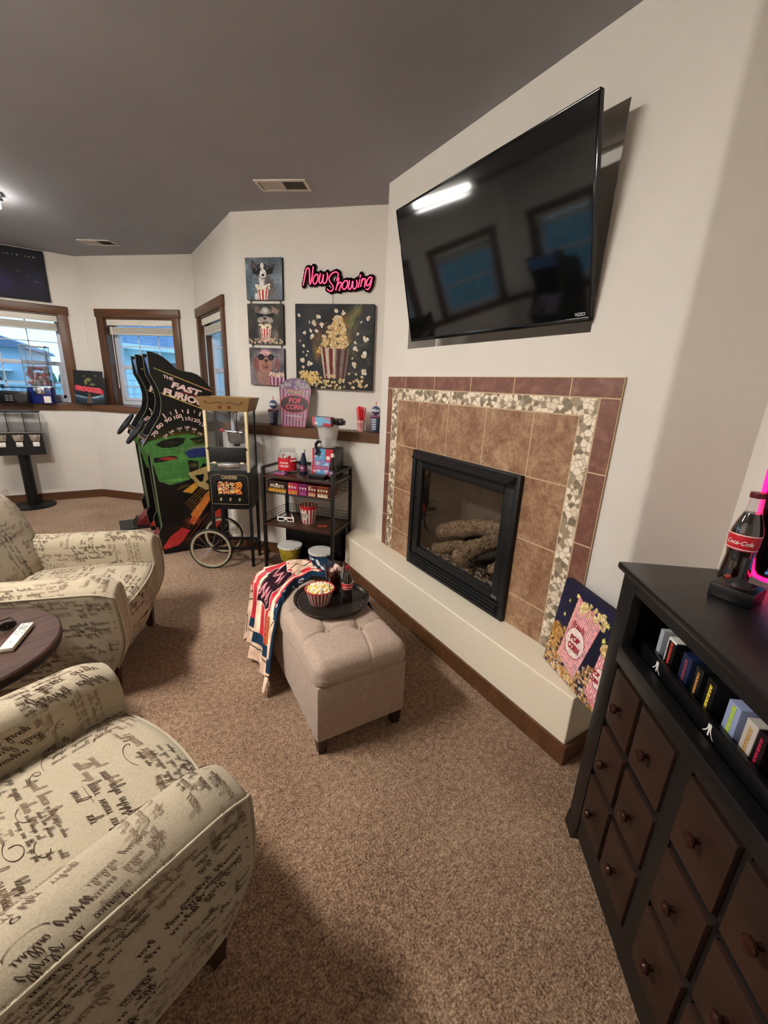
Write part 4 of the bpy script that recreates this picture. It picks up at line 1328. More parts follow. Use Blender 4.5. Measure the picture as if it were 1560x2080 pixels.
def contour_bottle(M, label, s=1.0, name='cola_bottle', cap_m=None, label_cols=('C31F2C', 'F3E9E4'), clear_top=True, face=-90):
    t = thing(name, label, 'bottle', M)
    pr = [(.028, 0), (.0295, .004), (.0298, .02), (.0275, .045), (.0262, .06), (.0275, .075), (.0295, .095), (.0300, .112), (.0290, .125), (.0225, .148), (.0165, .165), (.0132, .18), (.0125, .195), (.0138, .198), (.0135, .204)]
    pr = [(r * s, z * s) for r, z in pr]
    g = G(); g.lathe(pr, 32, cap=True); 
    # scalloped ribs
    obj('glass_body', g, THICKG, t)
    g = G(); fl = [(max(r - .0012 * s, .001), z) for r, z in pr if z < .168 * s]; g.lathe([(fl[0][0], .001)] + fl[1:], 32); obj('drink', g, COLA, t)
    g = G(); g.lathe([(.0148 * s, .200 * s), (.0152 * s, .206 * s), (.0145 * s, .212 * s), (.002, .213 * s)], 24); obj('cap', g, cap_m or mat('crown_cap_red', '7E1A1E', .35), t)
    g = G(); g.lathe([(.0288 * s, .080 * s), (.0303 * s, .096 * s), (.0307 * s, .112 * s), (.0302 * s, .118 * s)], 32, cap=False, a0=math.radians(face - 85), a1=math.radians(face + 85))
    lb = obj('label', g, mat('red_label', label_cols[0], .4), t)
    g = G(); Mx = RZ(face + 90) @ T(0, -.0311 * s, .099 * s) @ RX(90)
    v, f, w0, h0 = text_geo('Coca-Cola', .01, .35)
    k = .052 * s / w0
    pts = []
    for x, y, z in v:
        xx = x * k; an = math.radians(face) + xx / (.0306 * s); R = (.0311 + z * .0004) * s
        pts.append((R * math.cos(an), R * math.sin(an), .099 * s + y * k * 1.15))
    g.add(pts, f); obj('lettering', g, mat('white_script', label_cols[1], .4), lb)
    for z in (.0835, .1165):
        g = G(); g.lathe([((.0295 if z < .1 else .0311) * s, (z - .001) * s), ((.0296 if z < .1 else .0311) * s, (z + .001) * s)], 32, cap=False, a0=math.radians(face - 85), a1=math.radians(face + 85)); obj('label_edge', g, bpy.data.materials.get('white_script'), lb)
    return t
contour_bottle(OTM @ T(.302, .385, TZ + .003), 'small cola bottle with red label on the tray beside the popcorn bowl', .86, face=-112)
# ================================================================ CANDY CART
CREAM = mat('cream_painted_metal', 'D9C79B', .45)
GOLD = mat('antique_gold_panel', '8A6C44', .5, .2)
BRN = mat('brown_ornament', '3A2214', .5)
CM = T(.464, 3.277, 0) @ RZ(-27.67)
cart = thing('popcorn_cart', 'black and cream vintage popcorn cart on two spoked wheels marked Candies', 'popcorn cart', CM)
CWd, CD = .314, .247
g = G(); g.box(0, CWd, 0, CD, .506, .793, bev=.003); obj('cabinet', g, BLACK, cart)
g = G()
for x in (0, CWd - .02): g.box(x, x + .02, -.002, .02, .793, 1.24, bev=.002)
obj('front_post', g, CREAM, cart) if False else None
for x in (0, CWd - .02):
    g = G(); g.box(x, x + .02, -.003, .02, .785, 1.24, bev=.002); obj('front_post', g, CREAM, cart)
for x in (0, CWd - .014):
    g = G(); g.box(x, x + .014, CD - .014, CD, .793, 1.24); obj('rear_post', g, mat('dark_post', '2A2A2C', .4) if x == 0 else bpy.data.materials['dark_post'], cart)
g = G(); g.box(.004, .007, .02, CD - .014, .80, 1.235); g.box(CWd - .007, CWd - .004, .02, CD - .014, .80, 1.235); g.box(.02, CWd - .02, .006, .009, .97, 1.235)
obj('glass_panes', g, CLEAR, cart)
g = G(); g.box(.014, CWd - .014, CD - .006, CD - .003, .80, 1.235); obj('rear_pane', g, CLEAR, cart)
g = G(); g.box(.022, CWd - .022, -.006, .006, .857, .972, bev=.003)
d_ = obj('serving_door', g, mat('charcoal_door', '1B1C1E', .35), cart)
g = G(); g.box(.012, .026, -.01, .004, .955, .968); g.box(CWd - .026, CWd - .012, -.01, .004, .955, .968); obj('hinge', g, BLACKP, d_)
g = G(); g.box(.022, CWd - .022, -.012, .004, .842, .854, bev=.001); g.box(.085, .235, -.022, .002, .812, .846, bev=.003); g.ball((.16, -.024, .822), .006, 10, 8)
obj('chrome_tray', g, CHROME, cart)
for x in (.058, .262):
    g = G(); g.box(x - .014, x + .014, -.016, -.002, .850, .862, bev=.003); obj('ivory_catch', g, mat('ivory', 'E8DEC0', .4) if x < .1 else bpy.data.materials['ivory'], cart)
g = G()
b0, b1 = [(-.004, -.004), (CWd + .004, -.004), (CWd + .004, CD + .004), (-.004, CD + .004)], [(-.031, -.031), (CWd + .031, -.031), (CWd + .031, CD + .031), (-.031, CD + .031)]
v = [(x, y, 1.236) for x, y in b0] + [(x, y, 1.333) for x, y in b1] + [(x * .96 + .006, y * .96 + .005, 1.322) for x, y in b1]
g.add(v, [(0, 1, 2, 3)] + [(i, (i + 1) % 4, 4 + (i + 1) % 4, 4 + i) for i in range(4)] + [(4 + i, 4 + (i + 1) % 4, 8 + (i + 1) % 4, 8 + i) for i in range(4)] + [(8, 9, 10, 11)])
cp = obj('canopy', g, GOLD, cart)
# brown scroll and bulbs on the canopy front
def can(x, z):
    t = (z - 1.236) / .097
    return (x, -.004 - .027 * t - .001, z)
g = G()
for s_ in (-1, 1):
    P = smooth([(.157 + s_ * a, b) for a, b in ((.125, 1.300), (.115, 1.292), (.095, 1.288), (.07, 1.293), (.045, 1.300), (.025, 1.297))])
    g.tube([can(p[0], p[1]) for p in P], .0022, 5)
    g.ball(can(.157 + s_ * .13, 1.301), .006, 8, 6, sc_=(1, .3, 1)); g.ball(can(.157 + s_ * .02, 1.293), .005, 8, 6, sc_=(1, .3, 1))
g.ball(can(.157, 1.290), .004, 8, 6, sc_=(1, .4, 1))
obj('scroll_ornament', g, BRN, cp)
for x in (.125, .189):
    g = G(); m_ = T(*can(x, 1.268)) @ RX(90); g.lathe([(.002, .003), (.006, .004), (.012, .002), (.0125, 0)], 16, m_); obj('rosette', g, mat('copper_rosette', '6E3520', .35, .5) if x < .15 else bpy.data.materials['copper_rosette'], cp)
# kettle and its fittings
STEEL = noisy('brushed_steel', [(.3, '8E8E92'), (.7, 'B9B8BA')], 30, .25, metal=.9)
kt = G(); kt.lathe([(.002, .99), (.055, .99), (.068, 1.005), (.072, 1.07), (.074, 1.075), (.070, 1.075), (.066, 1.01)], 28, T(.20, .13, 0), cap=False); obj('kettle', kt, STEEL, cart)
g = G(); g.box(.175, .215, .11, .15, .965, .992, bev=.004); g.cyl(.004, 1.07, 1.235, 8, T(.2, .13)); g.box(.185, .215, .12, .14, 1.22, 1.236); obj('kettle_fitting', g, BLACKP, cart)
g = G(); g.cyl(.014, 1.07, 1.22, 12, T(.175, .12)); obj('light_tube', g, mat('pale_tube', 'C8CCDC', .3), cart)
g = G(); g.tube([(.11, .12, 1.08), (.27, .10, 1.072)], .004, 8); g.tube([(.21, .08, 1.075), (.26, .07, 1.10)], .006, 8); obj('crossbar', g, CHROME, cart)
g = G(); g.ball((.092, .115, 1.085), .012, 12, 8, sc_=(1.5, 1, 1)); obj('crank_knob', g, RED, cart)
g = G(); g.ball((.265, .08, 1.095), .009, 10, 8, sc_=(.8, .8, 1.4)); obj('brass_fitting', g, mat('brass', 'C08A3A', .3, 1), cart)
g = G(); g.box(.01, CWd - .01, .01, CD - .01, .795, .80); obj('tray_floor', g, STEEL, cart)
# candy front
g = G()
def fr_line(pts, r=.0012): g.tube([(x, -.0015, z) for x, z in pts], r, 5)
fr_line([(.018, .53), (.296, .53), (.296, .74), (.285, .755), (.24, .765), (.20, .757), (.114, .757), (.07, .765), (.03, .755), (.018, .74), (.018, .53)])
text(g, 'CANDIES', T(.157, -.001, .742) @ RX(90), .115, .026, 0, bold=.035)
for k, x in enumerate((.085, .155, .225)):
    g.prism([(x - .009, .565 + .004 * (k % 2)), (x, .553), (x + .010, .568), (x + .003, .585), (x - .004, .578)], -.002, 0, M=XZ)
obj('gold_print', g, mat('gold_leaf_print', 'A9936A', .5), cart)
rnd = random.Random(11)
im = Img(90, 50, '1A1014', 1.9)
for k in range(330):
    x, y = rnd.uniform(.03, .97), rnd.uniform(.04, .96)
    c = rnd.choice([['C8303A', '8A5A3A', 'E2B65A', 'F0D8B0'], ['D8302E', 'F3D37A', '3E8A5A', 'F5E6C8', 'D84020'], ['E0662A', 'F2A23A', 'C83A1E', 'F0C060']][min(2, int(x * 3))])
    im.ell(x, y, rnd.uniform(.03, .06), rnd.uniform(.03, .06), c, .95)
im.line([(.33, 0), (.33, 1)], .02, 'B02030'); im.line([(.66, 0), (.66, 1)], .02, '9A2030')
panel('candy_window', im, .19, .10, cart, T(.157, -.0022, .610), PAINTG)
g = G()
for (a, b, c, e) in ((.052, .262, .596, .606), (.052, .262, .712, .722), (.052, .060, .606, .712), (.254, .262, .606, .712)): g.box(a, b, -.006, 0, c, e, bev=.001)
obj('window_frame', g, BLACKP, cart)
# legs, rails, axle
for x, y, z0 in ((.012, .012, .155), (CWd - .012, .012, 0), (.012, CD - .012, .155), (CWd - .012, CD - .012, 0)):
    g = G(); g.box(x - .011, x + .011, y - .011, y + .011, z0, .506, bev=.002); obj('leg', g, BLACK, cart)
g = G()
for y in (.012, CD - .012): g.box(-.008, CWd - .012, y - .009, y + .009, .145, .168)
g.box(CWd - .022, CWd - .002, .012, CD - .012, .145, .168); g.box(.004, CWd - .004, .004, CD - .004, .488, .506)
g.tube([(CWd - .012, .012, .15), (CWd - .012, .012, .155)], .004)
obj('rail', g, BLACK, cart)
g = G(); g.tube([(-.008, -.036, .167), (-.008, CD + .036, .167)], .006, 10); obj('axle', g, CHROME, cart)
for y in (-.034, CD + .034):
    wM = T(-.008, y, .167) @ RX(90)
    g = G(); g.tube([(.160 * math.cos(a), .160 * math.sin(a), 0) for a in np.linspace(0, 2 * PI, 56, endpoint=False)], .0075, 8, closed=True)
    wh = obj('wheel', g, mat('black_rubber', '101012', .7) if y < 0 else bpy.data.materials['black_rubber'], cart, wM)
    g = G(); pr = [(.138, -.007), (.153, -.009), (.155, 0), (.153, .009), (.138, .007), (.138, -.007)]
    g.lathe(pr, 56, cap=False); obj('rim', g, mat('cream_rim', 'A79C84', .45) if y < 0 else bpy.data.materials['cream_rim'], wh)
    g = G()
    for k in range(12):
        a = 2 * PI * k / 12 + .2
        g.tube([(.012 * math.cos(a + .3), .012 * math.sin(a + .3), .006 * (-1) ** k), (.14 * math.cos(a), .14 * math.sin(a), 0)], .0014, 5)
    obj('spokes', g, CHROME, wh)
    g = G(); g.lathe([(.004, -.016), (.010, -.012), (.012, 0), (.010, .012), (.004, .016)], 14); obj('hub', g, CHROME, wh)

# ================================================================ KITCHEN RACK
RM = T(.801, 3.047, 0) @ RZ(-49.6)
RKW = wood('dark_rack_board', '1F130E', '4A3024', .28, 9, 0)
RKB = mat('rack_black_tube', '1A1714', .45, .3)
rack = thing('rolling_rack', 'black metal shelf rack with dark wood boards and wire baskets beside the fireplace', 'shelf rack', RM)
RW_, RD_ = .60, .35
for x in (.011, RW_ - .011):
    for y in (.011, RD_ - .011):
        g = G(); g.box(x - .011, x + .011, y - .011, y + .011, 0, .845, bev=.001); obj('post', g, RKB, rack)
for z, nm in ((.782, 'top'), (.40, 'mid'), (.075, 'low')):
    g = G(); g.box(.022 if 0 else .004, RW_ - .004, .004, RD_ - .004, z - .018, z, bev=.0015); obj('shelf', g, RKW, rack)
g = G()
for y in (.011, RD_ - .011): pass
for x in (.011, RW_ - .011):
    g.bar((x, .011, .838), (x, RD_ - .011, .838), .016); g.bar((x, .011, .755), (x, RD_ - .011, .755), .014); g.bar((x, .011, .37), (x, RD_ - .011, .37), .016); g.bar((x, .011, .05), (x, RD_ - .011, .05), .016)
g.bar((.011, RD_ - .011, .838), (RW_ - .011, RD_ - .011, .838), .014)
g.bar((.011, RD_ - .011, .37), (RW_ - .011, RD_ - .011, .37), .014)
obj('rail', g, RKB, rack)
def wire(g, a, b, z0, z1, n, rows=3, r=.0013):
    a, b = Vector(a), Vector(b)
    for k in range(rows + 1):
        z = z0 + (z1 - z0) * k / rows; g.tube([(a.x, a.y, z), (b.x, b.y, z)], r * (1.5 if k in (0, rows) else 1), 4)
    for k in range(n + 1):
        p = a.lerp(b, k / n); g.tube([(p.x, p.y, z0), (p.x, p.y, z1)], r, 4)
g = G()
wire(g, (.022, RD_ - .012), (RW_ - .022, RD_ - .012), .402, .475, 22, 3); wire(g, (.014, .022), (.014, RD_ - .022), .402, .475, 12, 3); wire(g, (RW_ - .014, .022), (RW_ - .014, RD_ - .022), .402, .475, 12, 3)
obj('wire_guard', g, BLACK, rack)
g = G()
bz0, bz1 = .650, .735
wire(g, (.030, .012), (RW_ - .030, .012), bz0, bz1, 20, 3); wire(g, (.030, RD_ - .02), (RW_ - .030, RD_ - .02), bz0, bz1, 20, 3)
wire(g, (.030, .012), (.030, RD_ - .02), bz0, bz1, 12, 3); wire(g, (RW_ - .030, .012), (RW_ - .030, RD_ - .02), bz0, bz1, 12, 3)
for k in range(21):
    x = .03 + (RW_ - .06) * k / 20; g.tube([(x, .012, bz0), (x, RD_ - .02, bz0)], .0013, 4)
g.bar((.03, .012, bz0 - .002), (RW_ - .03, .012, bz0 - .002), .006)
obj('wire_basket', g, BLACK, rack)

R_ = lambda x, y, z: RM @ T(x, y, z)
# candy boxes in the basket
def boxart(bgc, title, tcol, im_):
    pass
cb = [(.040, .165, '3A2018', 'm&m', 'EFE3CC', 'brown candy box with white lettering, leftmost in the wire basket', 'E8A83A'),
      (.215, .085, 'C8285A', 'Dots', 'F6E8EC', 'pink candy box with white lettering, second from the left in the wire basket', 'E8A040'),
      (.305, .070, '8A2460', 'Fizz', 'E8C0D8', 'purple candy box, third from the left in the wire basket', 'B05A90'),
      (.380, .070, '7A2030', 'Mints', 'F0D0B8', 'dark red candy box, fourth from the left in the wire basket', 'E8B890'),
      (.455, .095, '8A3A1A', 'Goodies', 'F6EAD0', 'orange and white candy box, rightmost in the wire basket', 'F3E6C8')]
for k, (x, w_, bc, ti, tcx, lb, b2) in enumerate(cb):
    t = thing('candy_box', lb, 'candy box', R_(x, .022, .653), 'candy boxes in the wire basket')
    m1 = mat('candy_' + bc, bc, .35); m2 = mat('candy_' + b2 + str(k), b2, .35)
    g = G(); g.box(0, w_, 0, .16, 0, .086, bev=.001); obj('carton', g, m1, t)
    g = G(); g.box(.006, w_ - .006, -.001, .002, .006, .03); g.box(.004, w_ * .45, -.001, .002, .066, .082) if k % 2 else None; obj('printed_band', g, m2, t)
    if k == 0:
        g = G(); text(g, 'm&m', T(w_ / 2, -.001, .055) @ RX(90), w_ * .7, .032, bold=.03)
    else:
        g = G()
        for j in range(int(w_ / .022)):
            g.box(.008 + j * .022, .022 + j * .022, -.0015, .001, .045, .062, bev=.001)
    obj('lettering', g, mat('candy_print' + str(k), tcx, .4), t)
t = thing('candy_tray', 'stack of flat brown chocolate boxes lying above the brown candy box', 'candy box', R_(.075, .08, .741))
g = G(); g.box(0, .12, 0, .1, 0, .014, bev=.001); obj('carton', g, mat('choc', '4A2820', .4), t); g = G(); g.box(.02, .12, .01, .1, .015, .022, bev=.001); obj('sleeve', g, mat('sil', '8A8078', .4), t)
# jar of lollies
t = thing('lolly_jar', 'clear plastic jar of lollies with a red label on the top rack shelf', 'jar', R_(.125, .185, .783))
g = G(); g.lathe([(.066, 0), (.074, .008), (.076, .02), (.076, .125), (.070, .145), (.058, .155), (.058, .168)], 32, cap=False); g.cyl(.066, 0, .002); obj('jar', g, CLEAR, t)
g = G(); g.lathe([(.060, .164), (.061, .18), (.057, .182), (.002, .183)], 32); obj('lid', g, CLEAR, t)
g = G(); g.lathe([(.0765, .022), (.0772, .03), (.0772, .115), (.0765, .12)], 40, cap=False, a0=math.radians(-165), a1=math.radians(-5)); lb = obj('label', g, mat('lolly_label_red', 'C4202E', .4), t)
g = G()
def wrap_text(g, s, R, z, wd, hh, face, **k):
    v, f, w0, h0 = text_geo(s, **k)
    pts = []
    for x, y, zz in v:
        an = math.radians(face) + x / w0 * wd / R; r = R + (zz + .5) * .0012
        pts.append((r * math.cos(an), r * math.sin(an), z + y * hh / h0))
    g.add(pts, f)
wrap_text(g, 'LOLLIES', .0775, .060, .075, .016, -85, bold=.03); wrap_text(g, 'movie', .0775, .085, .07, .016, -85, bold=.02, shear=.2)
for a in range(-25, 10, 12): g.ball((.0775 * math.cos(math.radians(a - 15)), .0775 * math.sin(math.radians(a - 15)), .10), .008, 8, 6)
obj('lettering', g, mat('lolly_print', 'F0D8D4', .5), lb)
rnd = random.Random(3); g = G()
for k in range(60):
    a = rnd.uniform(0, 6.3); r = rnd.uniform(.01, .06); g.ball((r * math.cos(a), r * math.sin(a), rnd.uniform(.012, .13)), .012, 8, 6, mat=rnd.randint(0, 2))
obj('wrapped_lollies', g, [mat('l1', 'C8303A', .4), mat('l2', 'E8E0D4', .4), mat('l3', 'B9AFA8', .4)], t)['kind'] = 'stuff'
# small purple box in front of the jar
t = thing('candy_packet', 'small flat purple and red packet lying in front of the lolly jar', 'packet', R_(.075, .05, .783))
g = G(); g.box(0, .095, 0, .05, 0, .012, bev=.001); obj('wrapper', g, mat('purple_packet', '8A5A94', .4), t); g = G(); g.box(.004, .091, -.001, .003, .001, .006); obj('printed_edge', g, RED, t)
# syrup bottles
def syrup(M, label, colr, nm):
    t = thing('syrup_bottle', label, 'bottle', M, 'syrup bottles on the top rack shelf')
    g = G(); g.lathe([(.026, 0), (.028, .004), (.028, .085), (.024, .105), (.012, .155), (.011, .17)], 24); obj('bottle', g, mat(nm, colr, .1, spec=.7), t)
    g = G(); g.cyl(.0135, .168, .192, 16); obj('cap', g, WHITEP, t)
    g = G(); g.lathe([(.0285, .025), (.0285, .075)], 24, cap=False, a0=math.radians(-160), a1=math.radians(-20)); lb = obj('label', g, mat(nm + '_label', '6A2C4A' if colr == '141C3C' else '5A4458', .4), t)
    g = G(); g.lathe([(.029, .045), (.029, .062)], 12, cap=False, a0=math.radians(-115), a1=math.radians(-65)); obj('print', g, mat(nm + '_pr', 'B9A0C0', .4), lb)
syrup(R_(.268, .17, .783), 'dark blue syrup bottle with white cap between the lolly jar and the slush machine', '141C3C', 'blue_syrup')
syrup(R_(.545, .10, .783), 'dark syrup bottle with white cap in front right of the slush machine', '1E0C12', 'dark_syrup')
# narrow carton behind
t = thing('slush_carton', 'narrow pale printed carton standing left of the slush machine', 'box', R_(.318, .20, .783)); g = G(); g.box(0, .035, 0, .05, 0, .13, bev=.001); obj('carton', g, mat('pale_carton', 'C9C0C4', .5), t)
g = G(); g.box(.004, .03, -.001, .001, .01, .075); g.box(.004, .03, -.001, .001, .09, .10); obj('print', g, mat('carton_red', 'B84050', .5), t)
# slush machine
sl = thing('slush_machine', 'slush drink maker with ICEE sign, clear hopper and printed blue and red front', 'slush machine', R_(.365, .12, .783))
g = G(); g.box(0, .175, .012, .19, 0, .218, bev=.006); obj('body', g, BLACKP, sl)
g = G(); g.box(-.005, .13, -.055, .02, 0, .028, bev=.004); obj('drip_tray', g, BLACKP, sl)
im = Img(84, 110, '5E9CC4', .8)
im.poly([(0, 0), (.12, 0), (.10, 1), (0, 1)], 'C22F3C'); im.poly([(.62, .55), (1, .5), (1, 1), (.64, 1)], 'C03040'); im.poly([(.6, 0), (1, 0), (1, .25), (.75, .2)], 'B52C3A'); im.poly([(0, 0), (.3, 0), (0, .2)], 'C22F3C')
rnd = random.Random(9)
for k in range(26): im.ell(rnd.uniform(.1, .9), rnd.uniform(.15, .55), .07, .04, rnd.choice(['D84A6A', '7FC0E0', 'E8B0C4', '9A8AC8', 'EFE6EE']), .75)
im.line([(.14, .8), (.26, .84), (.4, .78), (.5, .83)], .03, 'CFE0EE'); im.line([(.14, .70), (.3, .72), (.45, .68)], .03, 'CFE0EE')
im.ell(.76, .68, .09, .09, 'ECEAEA', .9, .3)
panel('printed_front', im, .168, .205, sl, T(.084, .011, .012) , PAINTG)
g = G(); text(g, 'SLUSHY', T(.075, .0095, .075) @ RX(90), .12, .035, bold=.04); obj('lettering', g, mat('slush_pink', 'C44A78', .5), sl)
g = G(); g.lathe([(.058, .222), (.060, .226), (.070, .30), (.082, .385), (.086, .395), (.083, .395), (.067, .30)], 32, T(.085, .10), cap=False); g.cyl(.058, .221, .224, 24, T(.085, .10)); obj('hopper', g, mat('frosted_clear', 'E6E2DE', .15, alpha=.42), sl)
g = G(); g.cyl(.024, .225, .375, 16, T(.085, .10)); obj('auger', g, STEEL, sl)
g = G(); g.tube(smooth([(.045, .018, .30), (.05, -.005, .298), (.058, -.012, .28), (.045, -.012, .255), (.038, -.02, .23), (.05, -.022, .205), (.06, -.02, .20)]) if False else [(.048, .05, .262), (.046, .01, .266), (.040, -.008, .25), (.044, -.012, .225), (.056, -.012, .20), (.045, -.012, .180), (.036, -.012, .183)], .011, 10); obj('spout', g, BLACKP, sl)
g = G(); g.box(.02, .185, .045, .16, .395, .435, bev=.005); g.box(.165, .21, .06, .14, .39, .425, bev=.004); hd = obj('motor_head', g, BLACKP, sl)
im2 = Img(80, 34, '79AFCF', 2.3)
im2.poly([(0, 0), (.2, 0), (.16, 1), (0, 1)], 'C8606E'); im2.poly([(.55, 0), (1, 0), (1, .3), (.6, .35)], 'C04050'); im2.poly([(.7, 1), (1, 1), (1, .6), (.75, .7)], 'B9849C'); im2.ell(.2, .3, .2, .15, 'DCE6EE', .8)
panel('sign_face', im2, .145, .062, hd, T(.082, -.001, .385) @ RX(6), PAINTG)
g = G(); g.box(.008, .158, .0, .05, .383, .449, bev=.003); obj('sign_box', g, mat('sign_blue', '5A3A44', .4), hd)
g = G(); text(g, 'ICEE', T(.09, -.0025, .418) @ RX(96), .075, .036, bold=.05); obj('lettering', g, mat('icee_white', 'E9F0F6', .4), hd)
# middle shelf: striped bucket, paper 3D glasses, red ticket
t = thing('popcorn_bucket', 'red and white striped popcorn bucket with a round white label on the middle rack shelf', 'bucket', R_(.318, .15, .401))
g = G(); g.lathe([(.048, 0), (.050, .004), (.068, .142), (.066, .142), (.048, .008)], 36, cap=False); g.cyl(.048, .001, .003); obj('bucket', g, stripe_mat('bucket_stripes', 'A9242E', 'F0E4DA', 14), t)
g = G(); g.lathe([(.0665, .122), (.0692, .142), (.070, .146), (.067, .146)], 36, cap=False); obj('rim', g, RED, t)
g = G()
pr = []
for k in range(28):
    a = 2 * PI * k / 28; s_, z_ = .036 * math.cos(a), .072 + .036 * math.sin(a)
    R = .0505 + .018 * z_ / .142 + .0012; an = math.radians(-100) + s_ / R; pr.append((R * math.cos(an), R * math.sin(an), z_))
pr.append((.0605 * math.cos(math.radians(-100)), .0605 * math.sin(math.radians(-100)), .072)); g.add(pr, [(k, (k + 1) % 28, 28) for k in range(28)]); lb = obj('label', g, mat('oval_label', 'D8CDBB', .5), t)
g = G(); wrap_text(g, 'Fresh', .0615, .082, .048, .016, -100, shear=.3); wrap_text(g, 'Popcorn', .0605, .062, .055, .014, -100, shear=.3); obj('lettering', g, mat('grey_script', '6A5A54', .5), lb)
GM = R_(.150, .085, .401) @ RZ(10)
t = thing('paper_3d_glasses', 'white paper 3D glasses with one red lens lying on the middle rack shelf', 'glasses', GM)
WP = mat('white_card', 'F0EAE6', .6)
g = G(); 
g.box(-.068, .068, -.001, .001, .031, .042); g.box(-.068, -.058, -.001, .001, .006, .031); g.box(.058, .068, -.001, .001, .006, .031); g.box(-.012, .012, -.001, .001, .018, .031); g.box(-.058, -.012, -.001, .001, .004, .012); g.box(.012, .058, -.001, .001, .004, .012)
for s_ in (-1, 1): g.prism([(s_ * .014, .012), (s_ * .010, .018), (s_ * .014, .031)], -.001, .001, M=XZ)
obj('front', g, WP, t)
for s_ in (-1, 1):
    g = G(); g.add([(s_ * .066, 0, .036), (s_ * .066, 0, .014), (s_ * .02, .07, .034), (s_ * .02, .07, .054)], [(0, 1, 2, 3)]); a = obj('arm', g, WP, t); a.modifiers.new('t', 'SOLIDIFY').thickness = .0015
for s_, c in ((-1, '0B0C12'), (1, '4A0E14')):
    g = G(); g.box(min(s_ * .058, s_ * .012), max(s_ * .058, s_ * .012), -.0005, .0005, .012, .031); obj('lens', g, mat('lens_' + c, c, .2), t)
t = tag(obj('ticket', G().box(-.035, .035, -.018, .018, 0, .0012), mat('red_ticket', 'B0402E', .6), None, R_(.455, .115, .401) @ RZ(18)), 'small red paper ticket lying right of the striped bucket', 'ticket')
# buckets and the black bin at the bottom
def tub(M, label, colr, nm):
    t = thing('popcorn_tub', label, 'tub', M, 'paper popcorn tubs at the bottom of the rack')
    g = G(); g.lathe([(.070, 0), (.072, .003), (.092, .118), (.088, .118), (.068, .006)], 36, cap=False); g.cyl(.07, .001, .003); obj('tub', g, mat(nm, colr, .5), t)
    g = G(); n = 72; P = []
    for k in range(n):
        a = 2 * PI * k / n; r = .0965 + .0022 * math.cos(a * 18); P.append((r * math.cos(a), r * math.sin(a)))
    g.prism(P, .112, .128); 
    obj('rim', g, WHITEP, t)
    g = G(); g.lathe([(.001, .1295), (.083, .1295), (.088, .130), (.092, .1305)], 36, cap=False); obj('inside', g, mat(nm + '_in', 'D8D4CE', .6), t)
    rnd = random.Random(hash(nm) % 7); g = G()
    for k in range(12):
        a = math.radians(rnd.uniform(-160, -20)); z = rnd.uniform(.03, .10); R = .0725 + .02 * z / .118
        g.ball((R * math.cos(a), R * math.sin(a), z), .009, 8, 5, sc_=(1, 1, .6))
    obj('print', g, mat(nm + '_pr', '8A7A20' if nm[0] == 'y' else 'B9C0D8', .5), t)
tub(R_(.165, .115, .076), 'yellow printed popcorn tub with white rim at the bottom of the rack', 'B7A32E', 'yellow_tub')
tub(R_(.445, .105, .076) @ T(0, 0, .0), 'navy printed popcorn tub with white rim at the bottom of the rack', '1C2748', 'navy_tub')
t = thing('storage_bin', 'black storage bin at the back of the lowest rack shelf', 'bin', R_(.06, .225, .076)); g = G(); g.box(0, .50, 0, .11, 0, .285, bev=.006); obj('bin', g, mat('bin_black', '0C0C0E', .7), t)
g = G(); g.box(.18, .32, -.003, 0, .2, .23, bev=.004); obj('handle', g, BLACKP, t)
# ================================================================ ARCADE MACHINES
AB = mat('arcade_black', '08080A', .35)
MOLD = mat('glow_green_edge', '7E8460', .5)
im = Img(150, 396, '060607', .62 / 1.64)
def P2(L_): return L_
A_ = im.asp
def lnp(P, wd, c, al=1): im.line(P, wd, c, al)
# sunset glow behind the car
im.ell(.52, .585, .17, .05, '8A7F1E', .95, .9); im.ell(.50, .60, .20, .07, '5A5212', .6, 1)
# green car
im.poly([(.02, .555), (.10, .585), (.30, .605), (.55, .618), (.80, .60), (1, .58), (1, .40), (.72, .47), (.60, .40), (.5, .385), (.30, .366), (.17, .388), (.13, .47), (.03, .49)], '3F6E36')
im.ell(.50, .50, .14, .03, '4E8A40', .8, .8); im.ell(.32, .43, .09, .04, '3C7434', .9, .8); im.ell(.40, .39, .09, .012, '63A04E', .8, .9)
im.poly([(.17, .570), (.26, .590), (.42, .603), (.53, .598), (.50, .572), (.42, .556), (.26, .552)], '0A0F0A'); im.ell(.36, .578, .05, .01, '3F4E38', .6, 1)
im.poly([(.58, .596), (.72, .606), (.95, .59), (.95, .565), (.65, .565)], '14170E')
for k in range(7): lnp([(.60, .585 - k * .004), (.98, .600 - k * .006)], .0016, '6A6A30', .7)
im.poly([(.50, .528), (.62, .545), (.85, .55), (.95, .52), (.80, .50), (.55, .498)], '262B66', .95); im.ell(.64, .55, .10, .008, 'A888A8', .6, 1, 4)
im.poly([(.14, .506), (.38, .514), (.43, .500), (.25, .486), (.14, .482)], '150A0A'); im.ell(.31, .500, .045, .009, 'A5202C', .95, .4)
im.poly([(.53, .49), (.66, .48), (.66, .42), (.55, .40)], '10140E'); im.ell(.60, .46, .03, .02, '9A8A50', .5, .8)
for k in range(22):
    y = .37 + k * .009; lnp([(.16 + .01 * (k % 3), y), (.5 + .02 * (k % 4), y + .006)], .0012, '2C5A28' if k % 2 else '5A9A4A', .5)
im.poly([(.0, .36), (.17, .388), (.30, .366), (.44, .372), (.60, .40), (.60, .36), (.45, .335), (.0, .335)], '070808', .9)
